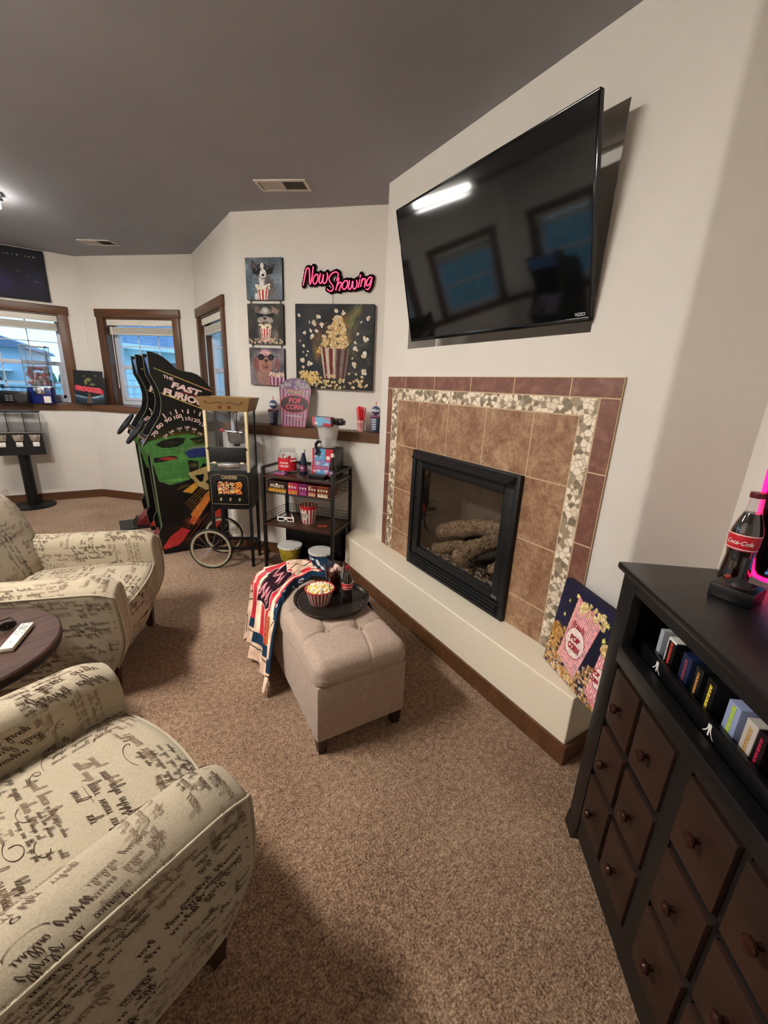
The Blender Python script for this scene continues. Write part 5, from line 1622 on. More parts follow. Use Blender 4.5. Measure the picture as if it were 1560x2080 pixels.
# street map in orange and red
im.poly([(.431, .326), (.604, .372), (.66, .358), (.545, .314)], 'BC8530')
im.poly([(.52, .42), (.76, .452), (1, .44), (1, .33), (.729, .326), (.64, .348)], 'A08A5A'); im.poly([(.60, .407), (.72, .412), (.70, .375), (.66, .37)], '0A0A0A'); im.poly([(.73, .37), (.80, .39), (.78, .345)], '0A0A0A')
im.poly([(.508, .202), (.737, .312), (.80, .33), (.80, .285), (.734, .250), (.531, .141), (.481, .162), (.523, .186)], 'C07032')
im.ell(.53, .165, .06, .03, 'B8482A', .7, .8)
im.poly([(.117, .035), (.236, .096), (.385, .135), (.477, .114), (.394, .066), (.316, .041), (.149, .028)], 'B02C2E')
im.poly([(.80, .10), (.95, .16), (.95, .23), (.82, .20)], 'A8352C')
for k in range(5): lnp([(.45 + k * .02, .262 - k * .010), (.69 + k * .02, .345 - k * .010)], .0022, '8A6228')
for k in range(9):
    a = k * .03; lnp([(.30 + a * 2, .06 - k * .002), (.62 + a * 2, .215 - k * .004)], .0018, '6E2A1E' if k % 2 else '8A3A24')
rnd = random.Random(6)
for k in range(26):
    x, y = rnd.uniform(.25, .75), rnd.uniform(.04, .2); lnp([(x, y), (x + rnd.uniform(.03, .1), y + rnd.choice([-.012, .014]))], .0015, '702820')
for k in range(6): lnp([(.36 + .03 * k, .335 + .004 * k), (.44 + .02 * k, .36)], .0016, '7A5A28')
# stripes above and below the title
def taper(x0, y0, x1, y1, w0, w1, c0, c1, n=26):
    for k in range(n):
        t = k / n; t2 = (k + 1.1) / n
        cc = np.array(im.c(c0)) * (1 - t) + np.array(im.c(c1)) * t
        lnp([(x0 + (x1 - x0) * t, y0 + (y1 - y0) * t), (x0 + (x1 - x0) * t2, y0 + (y1 - y0) * t2)], w0 + (w1 - w0) * t, cc)
taper(.257, .923, .96, .819, .002, .006, 'C9C060', 'B06848')
taper(.304, .812, .90, .722, .003, .006, 'C8BE50', 'B8846A')
for x, y in zip((.324, .393, .458, .528, .589, .662, .723, .775, .83), (.706, .719, .726, .730, .727, .726, .716, .705, .69)):
    b = 1 if round(x * 1000) in (324, 458, 589, 723) else 0
    dx, dy = (x - .56) * .10, .012 + .004 * b
    lnp([(x, y - dy * .5), (x + dx * (1 if b else .7), y + dy * .6)], .0056 if b else .003, 'D8B8B0')
for x, y in ((.315, .600), (.385, .618), (.472, .632), (.56, .636), (.635, .625)): lnp([(x, y), (x + (x - .55) * .06, y + .006)], .003, 'C8B8A0')
im.noise(.10, 60, 2)
im.a[0:2] = .02
OUT = [(.044, 1.634), (.075, 1.630), (.11, 1.618), (.143, 1.602), (.175, 1.575), (.205, 1.545), (.232, 1.520), (.262, 1.508), (.297, 1.502), (.34, 1.497), (.382, 1.482), (.42, 1.452), (.456, 1.410), (.477, 1.36), (.492, 1.29), (.50, 1.2), (.505, 1.0), (.505, .02), (.48, 0), (.0, 0), (-.022, .19), (.010, .253), (-.012, .828), (-.030, .86), (-.067, .905), (-.052, .94), (.02, 1.06), (.065, 1.13), (.085, 1.17), (.100, 1.235), (.103, 1.29), (.092, 1.36), (.070, 1.42), (.048, 1.47)]
X0 = -.08
def norm(P): return [((x - X0) / .62, z / 1.64) for x, z in P]
def arcade(M, label, side_art=True):
    t = thing('arcade_machine', label, 'arcade machine', M, 'racing arcade machines')
    WM = .50
    for k, y in enumerate((0, WM - .018)):
        g = G(); g.prism(OUT, 0, .018, M=T(0, y, 0) @ XZ @ Matrix.Diagonal((1, 1, 1, 1))); sp_ = obj('side_panel', g, AB, t)
        g = G(); g.tube([(x, y + .009, z) for x, z in OUT[:16] + OUT[16:]], .0030, 5, closed=True); obj('edge_moulding', g, MOLD, sp_)
        if k == 0:
            mask = im.inpoly(norm([(x * .995 + .0008, z) for x, z in OUT]))
            pn = panel('side_art', im, .62, 1.64, sp_, T(X0 + .31, -.0015, 0), PAINTG, mask=mask)
            g = G(); c = T(0, -.002, 0)
            def tx(s, u, v_, wd, hh, ang, **kk):
                text(g, s, T(X0 + u * .62, -.0018, v_ * 1.64) @ RY(ang) @ RX(90), wd, hh, kk.pop('m', 0), .0006, **kk)
            tx('THE', .40, .884, .075, .022, 17, bold=.03, shear=-.1); tx('FAST', .60, .835, .22, .048, 17, bold=.05, shear=.1); tx('FURIOUS', .595, .792, .34, .055, 17, bold=.05)
            tx('AND THE', .62, .812, .13, .014, 17, bold=.03, m=1)
            for s, (u, v_), a in zip(('70', '80', '90', '100', '110', '120', '130'), ((.185, .624), (.248, .660), (.351, .688), (.466, .704), (.565, .694), (.675, .686), (.765, .663)), (-48, -38, -30, -18, -5, 12, 26)):
                tx(s, u, v_, .055 if len(s) == 2 else .062, .030, a, bold=.02)
            for s, (u, v_), a in zip(('120', '140', '160', '180', '200', '220'), ((.299, .612), (.375, .632), (.472, .647), (.565, .652), (.646, .642), (.715, .620)), (-40, -28, -12, 0, 14, 28)):
                tx(s, u, v_, .036, .017, a, bold=.02)
            obj('lettering', g, [mat('pinkish_white_print', 'DCBDB4', .4), mat('red_print', '8A2A24', .4)], sp_)
    # shell between the two side panels
    def inner(pts, name, m, w0=.018, w1=WM - .018):
        g = G(); v = [(x, w0, z) for x, z in pts] + [(x, w1, z) for x, z in pts]; n = len(pts)
        g.add(v, [(i, i + 1, n + i + 1, n + i) for i in range(n - 1)]); o = obj(name, g, m, t); sd = o.modifiers.new('t', 'SOLIDIFY'); sd.thickness = .012; sd.offset = 0; return o
    inner([(.06, 1.60), (.16, 1.575), (.26, 1.49), (.40, 1.46), (.475, 1.33), (.49, 1.0), (.49, .03)], 'cabinet_back', AB)
    inner([(.06, 1.60), (.085, 1.47)], 'marquee', mat('marquee_lit', '1A2A3A', .2, emit='4A6A9A', estr=.6))
    inner([(.10, 1.45), (.20, 1.40), (.17, 1.10)], 'screen', SCREEN)
    inner([(.17, 1.10), (.02, .955), (-.045, .905)], 'control_panel', mat('control_art', '7A6A80', .35))
    inner([(-.045, .905), (0, .86), (.012, .80), (.02, .25), (.03, .02)], 'front_panel', mat('front_art_green', '2C4A2C', .4))
    # wheel
    wM = T(-.085, WM / 2, 1.01) @ RY(-52)
    g = G(); g.tube([(.105 * math.cos(a), .105 * math.sin(a), 0) for a in np.linspace(0, 2 * PI, 36, endpoint=False)], .0135, 10, closed=True)
    for a in (90, 210, 330): g.bar((0, 0, -.012), (.10 * math.cos(math.radians(a)), .10 * math.sin(math.radians(a)), 0), .022)
    g.cyl(.03, -.02, .006, 16); wh = obj('steering_wheel', g, mat('matte_wheel', '0C0C0E', .65), t, wM)
    g = G(); g.cyl(.022, -.09, -.02, 14, wM); obj('steering_column', g, CHROME, t)
    g = G(); g.box(-.05, .05, -.06, .06, 0, .012, M=T(-.01, WM / 2, .915) @ RY(-48)); obj('wheel_mount', g, mat('pink_grey_plate', '9A8CA0', .4), t)
    g = G(); g.box(-.25, .01, .10, .43, .0, .012); pb = obj('pedal_base', g, BLACK, t)
    g = G(); g.add([(-.10, .17, .02), (-.10, .36, .02), (.0, .36, .14), (.0, .17, .14), (.0, .17, .01), (.0, .36, .01)], [(0, 1, 2, 3), (0, 3, 4), (1, 5, 2), (0, 4, 5, 1), (3, 2, 5, 4)]); obj('pedal_housing', g, mat('dark_red_plastic', '6A1A1E', .4), t)
    for y in (.22, .31):
        g = G(); g.box(-.05, .03, y - .02, y + .02, -.004, .004, M=T(-.10, 0, .06) @ RY(-55)); obj('pedal', g, BLACKP, t)
    return t
a1 = arcade(T(.131, 3.712, 0) @ RZ(1.5), 'racing arcade machine with green car side art, nearest of the two')
a2 = dup(a1, T(.070, 4.40, 0) @ RZ(3), 'racing arcade machine standing behind the one with visible side art', 'racing arcade machines')

a3 = dup(a1, T(-2.02, 4.35, 0) @ RZ(186), 'racing arcade machine on the far side of the room, seen only reflected in the television', 'racing arcade machines')
# ================================================================ THINGS AT THE BAY WINDOW
NW = frame(PTS[2], 0)
t = thing('gumball_machine', 'tall clear gumball machine with blue base on the window ledge', 'gumball machine', T(-.775, 5.99, LEDZ) @ RZ(-10))
BLUEP = mat('navy_enamel', '16246A', .3)
g = G(); g.box(-.105, .105, -.075, .075, 0, .17, bev=.006); obj('base', g, BLUEP, t)
g = G(); g.box(-.112, .112, -.08, .08, .165, .178, bev=.002); g.box(-.112, .112, -.08, .08, .585, .60, bev=.002)
for x in (-.105, .105):
    for y in (-.072, .072): g.cyl(.004, .178, .59, 8, T(x, y))
obj('chrome_frame', g, CHROME, t)
g = G(); g.box(-.103, .103, -.071, -.068, .178, .585); g.box(-.103, .103, .068, .071, .178, .585); g.box(-.103, -.1, -.07, .07, .178, .585); g.box(.1, .103, -.07, .07, .178, .585); obj('clear_case', g, CLEAR, t)
g = G(); g.box(-.05, .05, -.085, -.07, .10, .17, bev=.006); g.lathe([(.002, .02), (.03, .018), (.034, 0)], 20, T(0, -.083, .135) @ RX(90)); obj('coin_mechanism', g, CHROME, t)
g = G(); g.box(.03, .092, -.0785, -.075, .01, .08); obj('paper_sticker', g, mat('sticker', 'E8E0D4', .6), t)
rnd = random.Random(12); gm = [mat('gum_' + c, c, .3) for c in ('9A2838', 'C8B8B8', '5A2038', '7A6A70', '3A5A50', 'B8808A')]
src = {}
for k in range(132):
    layer = k // 22
    x, y = rnd.uniform(-.085, .085), rnd.uniform(-.052, .052); z = .200 + layer * .033 + rnd.uniform(0, .012) + (.03 if abs(x) < .05 and layer == 4 else 0)
    c = rnd.randrange(6)
    if c not in src:
        g = G(); g.ball((0, 0, 0), .0195, 10, 7); src[c] = obj('gumball', g, gm[c], None)
        o = src[c]
    else:
        o = src[c].copy(); col.objects.link(o)
    o.matrix_world = t.matrix_world @ T(x, y, z)
    nm = ('dark red', 'pale grey', 'maroon', 'grey', 'dark green', 'pink')[c]
    tag(o, nm + ' gumball among the capsules in the clear gumball machine', 'gumball', 'gumballs in the gumball machine')
t = thing('radio', 'black boombox radio on the window ledge at the left edge', 'radio', T(-1.03, 5.90, LEDZ) @ RZ(-8))
g = G(); g.box(-.16, .16, -.05, .05, 0, .13, bev=.008); obj('body', g, BLACKP, t)
g = G(); g.lathe([(.05, 0), (.052, .006), (.045, .008), (.002, .004)], 28, T(.10, -.05, .06) @ RX(90)); obj('speaker', g, mat('speaker_grey', '2A2A2C', .6), t)
g = G(); g.tube([(-.15, 0, .12), (-.15, 0, .165), (.15, 0, .165), (.15, 0, .12)], .006, 8); obj('handle', g, BLACKP, t)
g = G()
for r in range(3):
    for c in range(2): g.box(-.03 + c * .035, -.005 + c * .035, -.053, -.05, .03 + r * .022, .038 + r * .022)
obj('buttons', g, mat('button_silver', '9A9A98', .4, .5), t)
# metal sign leaning at the corner
im3 = Img(96, 118, '0C0C10', .82)
for k in range(30):
    a = -PI * .05 - PI * .9 * k / 30
    im3.line([(.5 + .12 * math.cos(a), .22 + .02 * math.sin(a)), (.5 + .62 * math.cos(a), .20 + .30 * math.sin(a) * (1 if k % 2 else .6) + .16)], .012, '5A86A8' if k % 2 else 'A8C4D4', .7)
for cx, cy, rx, ry in ((.5, .74, .10, .07), (.40, .66, .05, .10), (.62, .60, .10, .04), (.35, .84, .05, .015), (.75, .86, .04, .02)): im3.ell(cx, cy, rx, ry, '7A7A3A', .9, .4)
im3.poly([(.40, .04), (.60, .04), (.56, .2), (.52, .36), (.47, .34), (.44, .2)], '6A4A30', .9)
im3.poly([(.02, .56), (.02, .44), (.5, .38), (.98, .30), (.98, .45), (.5, .52)], 'B02838')
t = thing('retro_game_sign', 'black rounded tin sign reading FROGGER leaning in the corner of the window ledge', 'sign', T(-.352, 5.93, LEDZ + .002) @ RZ(-22) @ RX(-9))
mk = np.ones(im3.x.shape, bool)
panel('printed_face', im3, .30, .37, t, T(0, -.003, 0), PAINTG)
g = G(); g.box(-.152, .152, -.0025, 0, -.002, .374, bev=.001); obj('tin_plate', g, BLACKP, t)
g = G(); text(g, 'FROGGER', T(0, -.0042, .165) @ RY(6) @ RX(90), .27, .062, bold=.06); obj('lettering', g, mat('frog_red', 'D24A56', .4), t)
# poster above the window (dark seats print)
im4 = Img(150, 130, '0E0D18', 1.1)
im4.noise(.5, 6, 3)
im4.ell(.35, .30, .35, .40, '26214E', .9, .8); im4.ell(.80, .35, .3, .35, '1C1A3A', .9, .8)
for x, c in ((.50, 'A8A0B4'), (.56, '8A8296'), (.63, 'B9B0C0'), (.75, 'C08A60'), (.80, 'D0B070'), (.86, 'E0C88A'), (.45, 'B04A6A')): im4.ell(x, .86, .022, .022, c, .8, .6)
im4.ell(.60, .55, .07, .03, '5A5A70', .6, .8, -20); im4.ell(.72, .47, .07, .02, '4A4A60', .6, .8, -20); im4.ell(.85, .38, .09, .02, '6A6A88', .6, .8, -10); im4.poly([(.8, .75), (.88, .55), (.95, .5), (.85, .6)], '3A2E26', .7)
t = thing('dark_poster', 'large dark purple night street poster above the left window', 'poster', NW @ T(.79, -.002, 2.178))
g = G(); g.box(-.29, .29, -.028, 0, 0, .49, bev=.006); obj('backing', g, BLACKP, t)
panel('printed_face', im4, .565, .475, t, T(0, -.0288, .007))
# vending stand
t = thing('candy_vending_stand', 'black three head candy vending stand on a pedestal by the bay wall', 'vending stand', T(-1.007, 5.80, 0))
g = G(); g.lathe([(.2, 0), (.2, .012), (.19, .016), (.05, .02)], 40); obj('base_plate', g, BLACK, t)
g = G()
for a in (0, 72, 144, 216, 288): g.cyl(.007, .018, .024, 8, T(.075 * math.cos(math.radians(a)), .075 * math.sin(math.radians(a))))
obj('bolts', g, CHROME, t)
g = G(); g.cyl(.052, .015, .60, 28); obj('post', g, BLACK, t)
g = G(); g.add([(-.21, -.085, .585), (.21, -.085, .585), (.20, -.07, .82), (-.20, -.07, .82), (-.21, .085, .585), (.21, .085, .585), (.20, .08, .82), (-.20, .08, .82)], [(0, 1, 2, 3), (5, 4, 7, 6), (4, 0, 3, 7), (1, 5, 6, 2), (4, 5, 1, 0), (3, 2, 6, 7)]); bd = obj('housing', g, BLACKP, t)
g = G(); g.box(-.205, .205, -.075, .085, .818, .828); obj('chrome_trim', g, CHROME, t)
for x in (-.137, 0, .137):
    g = G(); g.prism([(x - .048, .80), (x + .048, .80), (x + .034, .735), (x - .034, .735)], -.012, .0, M=T(0, -.078, 0) @ XZ); g.lathe([(.002, .024), (.026, .022), (.030, 0)], 20, T(x, -.088, .765) @ RX(90)); obj('coin_mechanism', g, CHROME, t)
    g = G(); g.box(x - .026, x + .030, -.10, -.08, .675, .725, bev=.006); obj('dispensing_flap', g, WHITEP, t)
    g = G(); m_ = T(x, 0, 0)
    for (a, b, c, d) in ((-.062, -.060, -.07, .075), (.060, .062, -.07, .075), (-.062, .062, -.07, -.068), (-.062, .062, .073, .075)): g.box(a, b, c, d, .828, 1.03, M=m_)
    obj('clear_canister', g, CLEAR, t)
g = G(); g.box(-.2, .2, -.074, .079, 1.03, 1.04, bev=.002); obj('canister_lid', g, BLACKP, t)
g = G()
for x in (-.2, -.068, .068, .2): g.box(x - .003, x + .003, -.073, -.067, .828, 1.03)
obj('dividers', g, BLACKP, t)
# ================================================================ ARMCHAIRS
FAB = mat('cream_script_fabric', (.6, .5, .4), .92, spec=.12, sheen=.15)
fv = coords(FAB)
fn_ = noise(FAB, fv, 300, 3, .7)
L(FAB, ramp(FAB, fn_, [(.3, '9C8F7A'), (.7, 'B4A78F')]), bsdf(FAB).inputs['Base Color'])
bump(FAB, fn_, .25, .001)
INK = mat('dark_brown_ink', '3A2A20', .9, spec=.1)
INK2 = mat('faded_brown_ink', '7A6654', .9, spec=.1)
PIPE = mat('fabric_piping', 'AFA48E', .9, spec=.1)

def word(rnd, x, n, h):
    """one cursive word as polylines; x-height h, baseline 0"""
    P, out = [], []
    a = h * .62
    for k in range(n):
        r = rnd.random()
        H, lo, dep = h, .16, 0
        if r < .16: H, lo = h * 2.3, .42
        elif r < .26: dep, lo = -h * 1.3, .35
        elif r < .5: lo = .42
        elif r < .62: lo = .02
        adv = a * rnd.uniform(.8, 1.25)
        m = 7
        for i in range(m):
            t = i / m
            y = H * (1 - math.cos(2 * PI * t)) / 2
            if dep and t > .5:
                y += dep * math.sin((t - .5) * 2 * PI)
            xx = x + adv * t + lo * h * math.sin(2 * PI * t) + y * .45
            P.append((xx, y))
        if H > h * 2 and rnd.random() < .4:
            out.append([(x + adv * .3 + h * .3, h * 1.5), (x + adv * .5 + h * 1.6, h * 1.62)])
        x += adv
    P.append((x, 0))
    return [P] + out, x
def script_patch(rnd, W, Hh):
    """rows of writing filling a W x H rectangle"""
    res = []
    big = rnd.random() < .3
    h = rnd.uniform(.010, .017) if big else rnd.uniform(.005, .0095)
    y = h
    while y < Hh - h * 1.5:
        x = rnd.uniform(0, W * .15); end = W * rnd.uniform(.8, 1.0)
        while x < end:
            n = rnd.randint(3, 9)
            S, x2 = word(rnd, x, n, h)
            res += [([(px, py + y) for px, py in s], h * .105 + .0003) for s in S]
            x = x2 + h * rnd.uniform(.8, 1.8)
            if rnd.random() < .12: x += W * .2
        if rnd.random() < .12:
            res.append(([(W * .1, y - h * .6), (W * rnd.uniform(.4, .9), y - h * .6)], .0022))
        y += h * (2.6 if big else 2.9)
    return res
def flourish(rnd, s):
    P = []
    a0 = rnd.uniform(0, 6); k1, k2 = rnd.uniform(1.2, 2.2), rnd.uniform(.5, .9)
    for i in range(44):
        t = i / 43
        r = s * (.25 + .75 * t)
        a = a0 + t * 7.5 * k2
        P.append((r * math.cos(a) * 1.3 + s * 1.6 * t, r * math.sin(a) * .7))
    return P
def write_on(g, S, La, Lb, rnd, dens=1.0, ctr=None, amin=0, amax=1, bmin=0, bmax=1):
    n = max(1, int(La * Lb * (amax - amin) * (bmax - bmin) * 80 * dens))
    strokes = []
    nx_ = max(1, round(La / .135)); ny_ = max(1, round(Lb / .105))
    cells = [((i + .5) * La / nx_, (j + .5) * Lb / ny_) for i in range(nx_) for j in range(ny_)]
    for k, (cu, cv_) in enumerate(cells):
        W, Hh = rnd.uniform(.12, .19), rnd.uniform(.06, .12)
        th = rnd.choice([0, 0, 0, 90, 90, 4, -5, 180])
        u0, v0 = cu + rnd.uniform(-.03, .03), cv_ + rnd.uniform(-.02, .02)
        c, s = math.cos(math.radians(th)), math.sin(math.radians(th))
        ink = 0 if rnd.random() < .45 else 1
        for P, w_ in script_patch(rnd, W, Hh):
            strokes.append(([(u0 + (x - W / 2) * c - (y - Hh / 2) * s, v0 + (x - W / 2) * s + (y - Hh / 2) * c) for x, y in P], w_, ink))
    for k in range(int(n * .35)):
        u0, v0 = rnd.uniform(amin * La, amax * La), rnd.uniform(bmin * Lb, bmax * Lb)
        strokes.append(([(u0 + x, v0 + y) for x, y in flourish(rnd, rnd.uniform(.015, .04))], rnd.uniform(.0012, .0022), 0))
    cache = {}
    V = [[], []]; F = [[], []]
    eps = 1e-3
    for P, w_, ink in strokes:
        run = []
        def flush():
            if len(run) > 1:
                b = len(V[ink])
                for q in run: V[ink] += q
                for i in range(len(run) - 1):
                    F[ink].append((b + 2 * i, b + 2 * i + 1, b + 2 * i + 3, b + 2 * i + 2))
            run.clear()
        for i, (u, v) in enumerate(P):
            a, b = u / La, v / Lb
            if not (amin + .012 < a < amax - .012 and bmin + .012 < b < bmax - .012):
                flush(); continue
            q = P[min(i + 1, len(P) - 1)]; r = P[max(i - 1, 0)]
            dx, dy = q[0] - r[0], q[1] - r[1]; l = math.hypot(dx, dy) or 1
            # broad-nib pen: strokes running down are thicker
            ww = w_ * (.45 + .75 * abs(dy) / l)
            nx, ny = -dy / l * ww / 2, dx / l * ww / 2
            p0 = Vector(S(a, b)); pa = (Vector(S(a + eps, b)) - p0) / (eps * La); pb = (Vector(S(a, b + eps)) - p0) / (eps * Lb)
            nn_ = pa.cross(pb); nn_ = nn_.normalized() * .0013 if nn_.length > 1e-6 else Vector((0, 0, .0013))
            if nn_.dot(p0 - ctr(p0)) < 0: nn_ = -nn_
            run.append((p0 + pa * nx + pb * ny + nn_, p0 - pa * nx - pb * ny + nn_))
        flush()
    for k in (0, 1):
        g.add(V[k], F[k], k + 1)

def fshape(z):
    return .020 * math.sin(PI * min(max((z - .14) / .46, 0), 1)) - .055 * max(0, (.34 - z) / .2) ** 1.6
SEC = [(.232, .15), (.232, .30), (.232, .42), (.232, .53), (.236, .565), (.250, .592), (.275, .606), (.305, .610), (.335, .604), (.362, .592), (.384, .574), (.388, .566), (.388, .545), (.384, .48), (.380, .38), (.374, .28), (.364, .19), (.358, .145)]
SL = [0]
for p, q in zip(SEC[:-1], SEC[1:]): SL.append(SL[-1] + math.hypot(q[0] - p[0], q[1] - p[1]))
def sec(t):
    d = max(0, min(1, t)) * SL[-1]
    for i in range(len(SEC) - 1):
        if d <= SL[i + 1] or i == len(SEC) - 2:
            k = (d - SL[i]) / (SL[i + 1] - SL[i]); p, q = SEC[i], SEC[i + 1]
            return p[0] + (q[0] - p[0]) * k, p[1] + (q[1] - p[1]) * k
AL = .76
def arm_fn(side):
    def S(a, b):
        y, z = sec(b)
        x = -AL + a * AL
        w_ = max(0, (x + .30) / .30)
        top = max(0, (x + .09) / .09)
        z = z - (.030 * top ** 2.2) * max(0, (z - .42) / .19)
        yc = .31; y = yc + (y - yc) * (1 - .10 * top ** 2 - .06 * (1 - a))
        x2 = x + fshape(z) * w_
        if side < 0:
            return (x2, -y, z)
        return (x2, y, z)
    return S
def make_chair(M, label):
    t = thing('armchair', label, 'armchair', M, 'script print armchairs')
    rnd = random.Random(5)
    for side in (1, -1):
        S = arm_fn(side)
        g = G(); nu, nv = 38, 84
        g.grid(S, nu, nv)
        # closed rounded front
        ring = [Vector(S(1, j / nv)) for j in range(nv + 1)]
        prev = ring; base = len(g.v)
        rings = [ring]
        c = sum(ring, Vector()) / len(ring); c.z = .40
        for k in range(1, 6):
            s = math.cos(k / 5 * PI / 2); f = math.sin(k / 5 * PI / 2)
            rr_ = []
            for p in ring:
                cc_ = Vector((p.x, side * .31, min(max(p.z, .19), .54)))
                q = cc_ + (p - cc_) * (s if k < 5 else .02); q.x = p.x + .016 * f
                rr_.append(q)
            rings.append(rr_)
        vv = [q for r in rings for q in r]; m = nv + 1
        g.add(vv, [(i * m + j, i * m + j + 1, (i + 1) * m + j + 1, (i + 1) * m + j) for i in range(5) for j in range(nv)], 0, True)
        g.add([Vector(S(k / 10, b)) for k in range(11) for b in (0, 1)], [(2 * k, 2 * k + 2, 2 * k + 3, 2 * k + 1) for k in range(10)], 0)
        Sm = (lambda a, b, S=S: S(a, b)) if side < 0 else (lambda a, b, S=S: S(a, b))
        def SW(a, b, S=S, side=side):
            return S(a, b) if side < 0 else S(a, 1 - b)
        write_on(g, SW, AL, SL[-1], rnd, 1.0 if side < 0 else .9, lambda p, side=side: Vector((p.x, side * .31, .40)))
        ar = obj('arm', g, [FAB, INK, INK2], t, angle=60)
        tt = SL[10] / SL[-1]; tt = (SL[10] + .5 * (SL[11] - SL[10])) / SL[-1]
        pth = [Vector(S(a, tt)) for a in np.linspace(0, 1, 30)]
        e = Vector(S(1, tt))
        pth += [e + Vector((.010, -side * .004, -.004))] + [Vector(S(1, tt + (1 - tt) * k / 14)) + Vector((.014, -side * .010, 0)) for k in range(1, 14)]
        g = G(); g.tube(pth, .0042, 6); obj('piping', g, PIPE, ar)
    # seat and front rail in one upholstered piece
    PR = [(-.64, .432), (-.45, .446), (-.25, .455), (-.10, .456), (-.03, .450), (.0, .438), (.008, .424), (.018, .38), (.022, .33), (.012, .27), (-.012, .21), (-.045, .165), (-.065, .145)]
    PL = [0]
    for p, q in zip(PR[:-1], PR[1:]): PL.append(PL[-1] + math.hypot(q[0] - p[0], q[1] - p[1]))
    def Sseat(a, b):
        d = max(0, min(1, b)) * PL[-1]
        for i in range(len(PR) - 1):
            if d <= PL[i + 1] or i == len(PR) - 2:
                k = (d - PL[i]) / (PL[i + 1] - PL[i]); x = PR[i][0] + (PR[i + 1][0] - PR[i][0]) * k; z = PR[i][1] + (PR[i + 1][1] - PR[i][1]) * k; break
        yy = -.245 + .49 * a; q = 1 - (2 * a - 1) ** 2
        return (x + .030 * q * min(1, max(0, b - .3) * 3), yy, z + (.016 * q if z > .40 else 0) - (.012 * (1 - q) ** 3 if z > .43 else 0))
    g = G(); g.grid(Sseat, 20, 48)
    write_on(g, lambda a, b: Sseat(1 - a, b), .49, PL[-1], rnd, 1.15, lambda p: Vector((-.3, p.y, .1)))
    st = obj('seat', g, [FAB, INK, INK2], t, angle=60)
    be = PL[6] / PL[-1]
    g = G(); g.tube([Vector(Sseat(a, be)) + Vector((.003, 0, .002)) for a in np.linspace(0, 1, 24)], .0042, 6); obj('piping', g, PIPE, st)
    # curved back
    def outline(k, n=40):
        a = 2 * PI * k / n
        c, s = math.cos(a), math.sin(a)
        e = .62
        return .345 * math.copysign(abs(c) ** e, c), .27 * math.copysign(abs(s) ** e, s)
    def back_pt(r, k, front, n=40):
        y, z = outline(k, n)
        th = .075 * (max(0, 1 - r ** 5)) ** .5
        y *= r; z = z * r + .645
        xc = -.575 - .30 * (z - .40) - .0
        xc += .10 * (y / .345) ** 2 * .5
        return Vector((xc + (th if front else -th), y, z))
    g = G(); n = 40; R_s = [0.001, .25, .5, .7, .82, .9, .95, .98, 1.0]
    for fr in (True, False):
        vv = [back_pt(r, k, fr) for r in R_s for k in range(n)]
        g.add(vv, [(i * n + k, i * n + (k + 1) % n, (i + 1) * n + (k + 1) % n, (i + 1) * n + k) for i in range(len(R_s) - 1) for k in range(n)], 0, True)
    def Sback(a, b):
        y, z = (a - .5) * .60, .645 + (b - .5) * .46
        xc = -.575 - .30 * (z - .40) + .10 * (y / .345) ** 2 * .5
        r = max(abs(y) / .345, abs(z - .645) / .27)
        return (xc + .075 * (max(0, 1 - r ** 5)) ** .5 + .0015, y, z)
    write_on(g, Sback, .60, .46, rnd, 1.0, lambda p: p - Vector((.1, 0, 0)))
    bk = obj('backrest', g, [FAB, INK, INK2], t, angle=60)
    g = G(); g.tube([back_pt(1.0, k, True) for k in range(n)], .0042, 6, closed=True); obj('piping', g, PIPE, bk)
    g = G(); g.box(-.70, -.10, -.33, .33, .13, .40, bev=.02); obj('frame', g, FAB, t)
    for x, y in ((-.060, .30), (-.060, -.30), (-.66, .27), (-.66, -.27)):
        g = G(); g.add([(x - .026, y - .026, .15), (x + .026, y - .026, .15), (x + .026, y + .026, .15), (x - .026, y + .026, .15), (x - .017, y - .017, 0), (x + .017, y - .017, 0), (x + .017, y + .017, 0), (x - .017, y + .017, 0)],
              [(0, 1, 2, 3), (7, 6, 5, 4), (0, 4, 5, 1), (1, 5, 6, 2), (2, 6, 7, 3), (3, 7, 4, 0)]); obj('leg', g, DKLEG, t)
    return t
CH1 = T(-.050, 2.274, 0) @ RZ(-16)
c1 = make_chair(CH1, 'cream script print armchair beyond the round side table')
c2 = dup(c1, T(-.030, 1.080, 0) @ RZ(23.6), 'cream script print armchair nearest the camera at lower left', 'script print armchairs')

# ---- round side table and what lies on it
TT = wood('dark_walnut_top', '20130F', '4A332A', .55, 7, 0, spec=.25)
tb = thing('side_table', 'round dark wood side table between the two armchairs', 'side table', T(-.585, 1.715, 0) @ RZ(20))
g = G(); g.lathe([(.002, .525), (.284, .525), (.290, .531), (.290, .544), (.284, .55), (.002, .55)], 72, cap=False); obj('tabletop', g, TT, tb)
g = G(); g.lathe([(.279, .512), (.287, .514), (.287, .526), (.279, .526)], 72, cap=False); obj('metal_rim', g, BLACK, tb)
g = G(); g.cyl(.024, .02, .525, 20); g.lathe([(.002, 0), (.17, 0), (.17, .012), (.03, .02)], 40); obj('pedestal', g, BLACK, tb)
rm = thing('remote_control', 'cream remote control with grey buttons lying on the round side table', 'remote control', T(-.414, 1.708, .5515) @ RZ(-12))
g = G(); g.box(-.019, .019, -.080, .080, 0, .016, bev=.003); obj('body', g, mat('cream_remote', 'DAD5BE', .4), rm)
bt = mat('remote_button', '8A8A84', .5)
g = G(); g.cyl(.0135, .015, .0168, 24, T(0, .046)); obj('dial_ring', g, bt, rm)
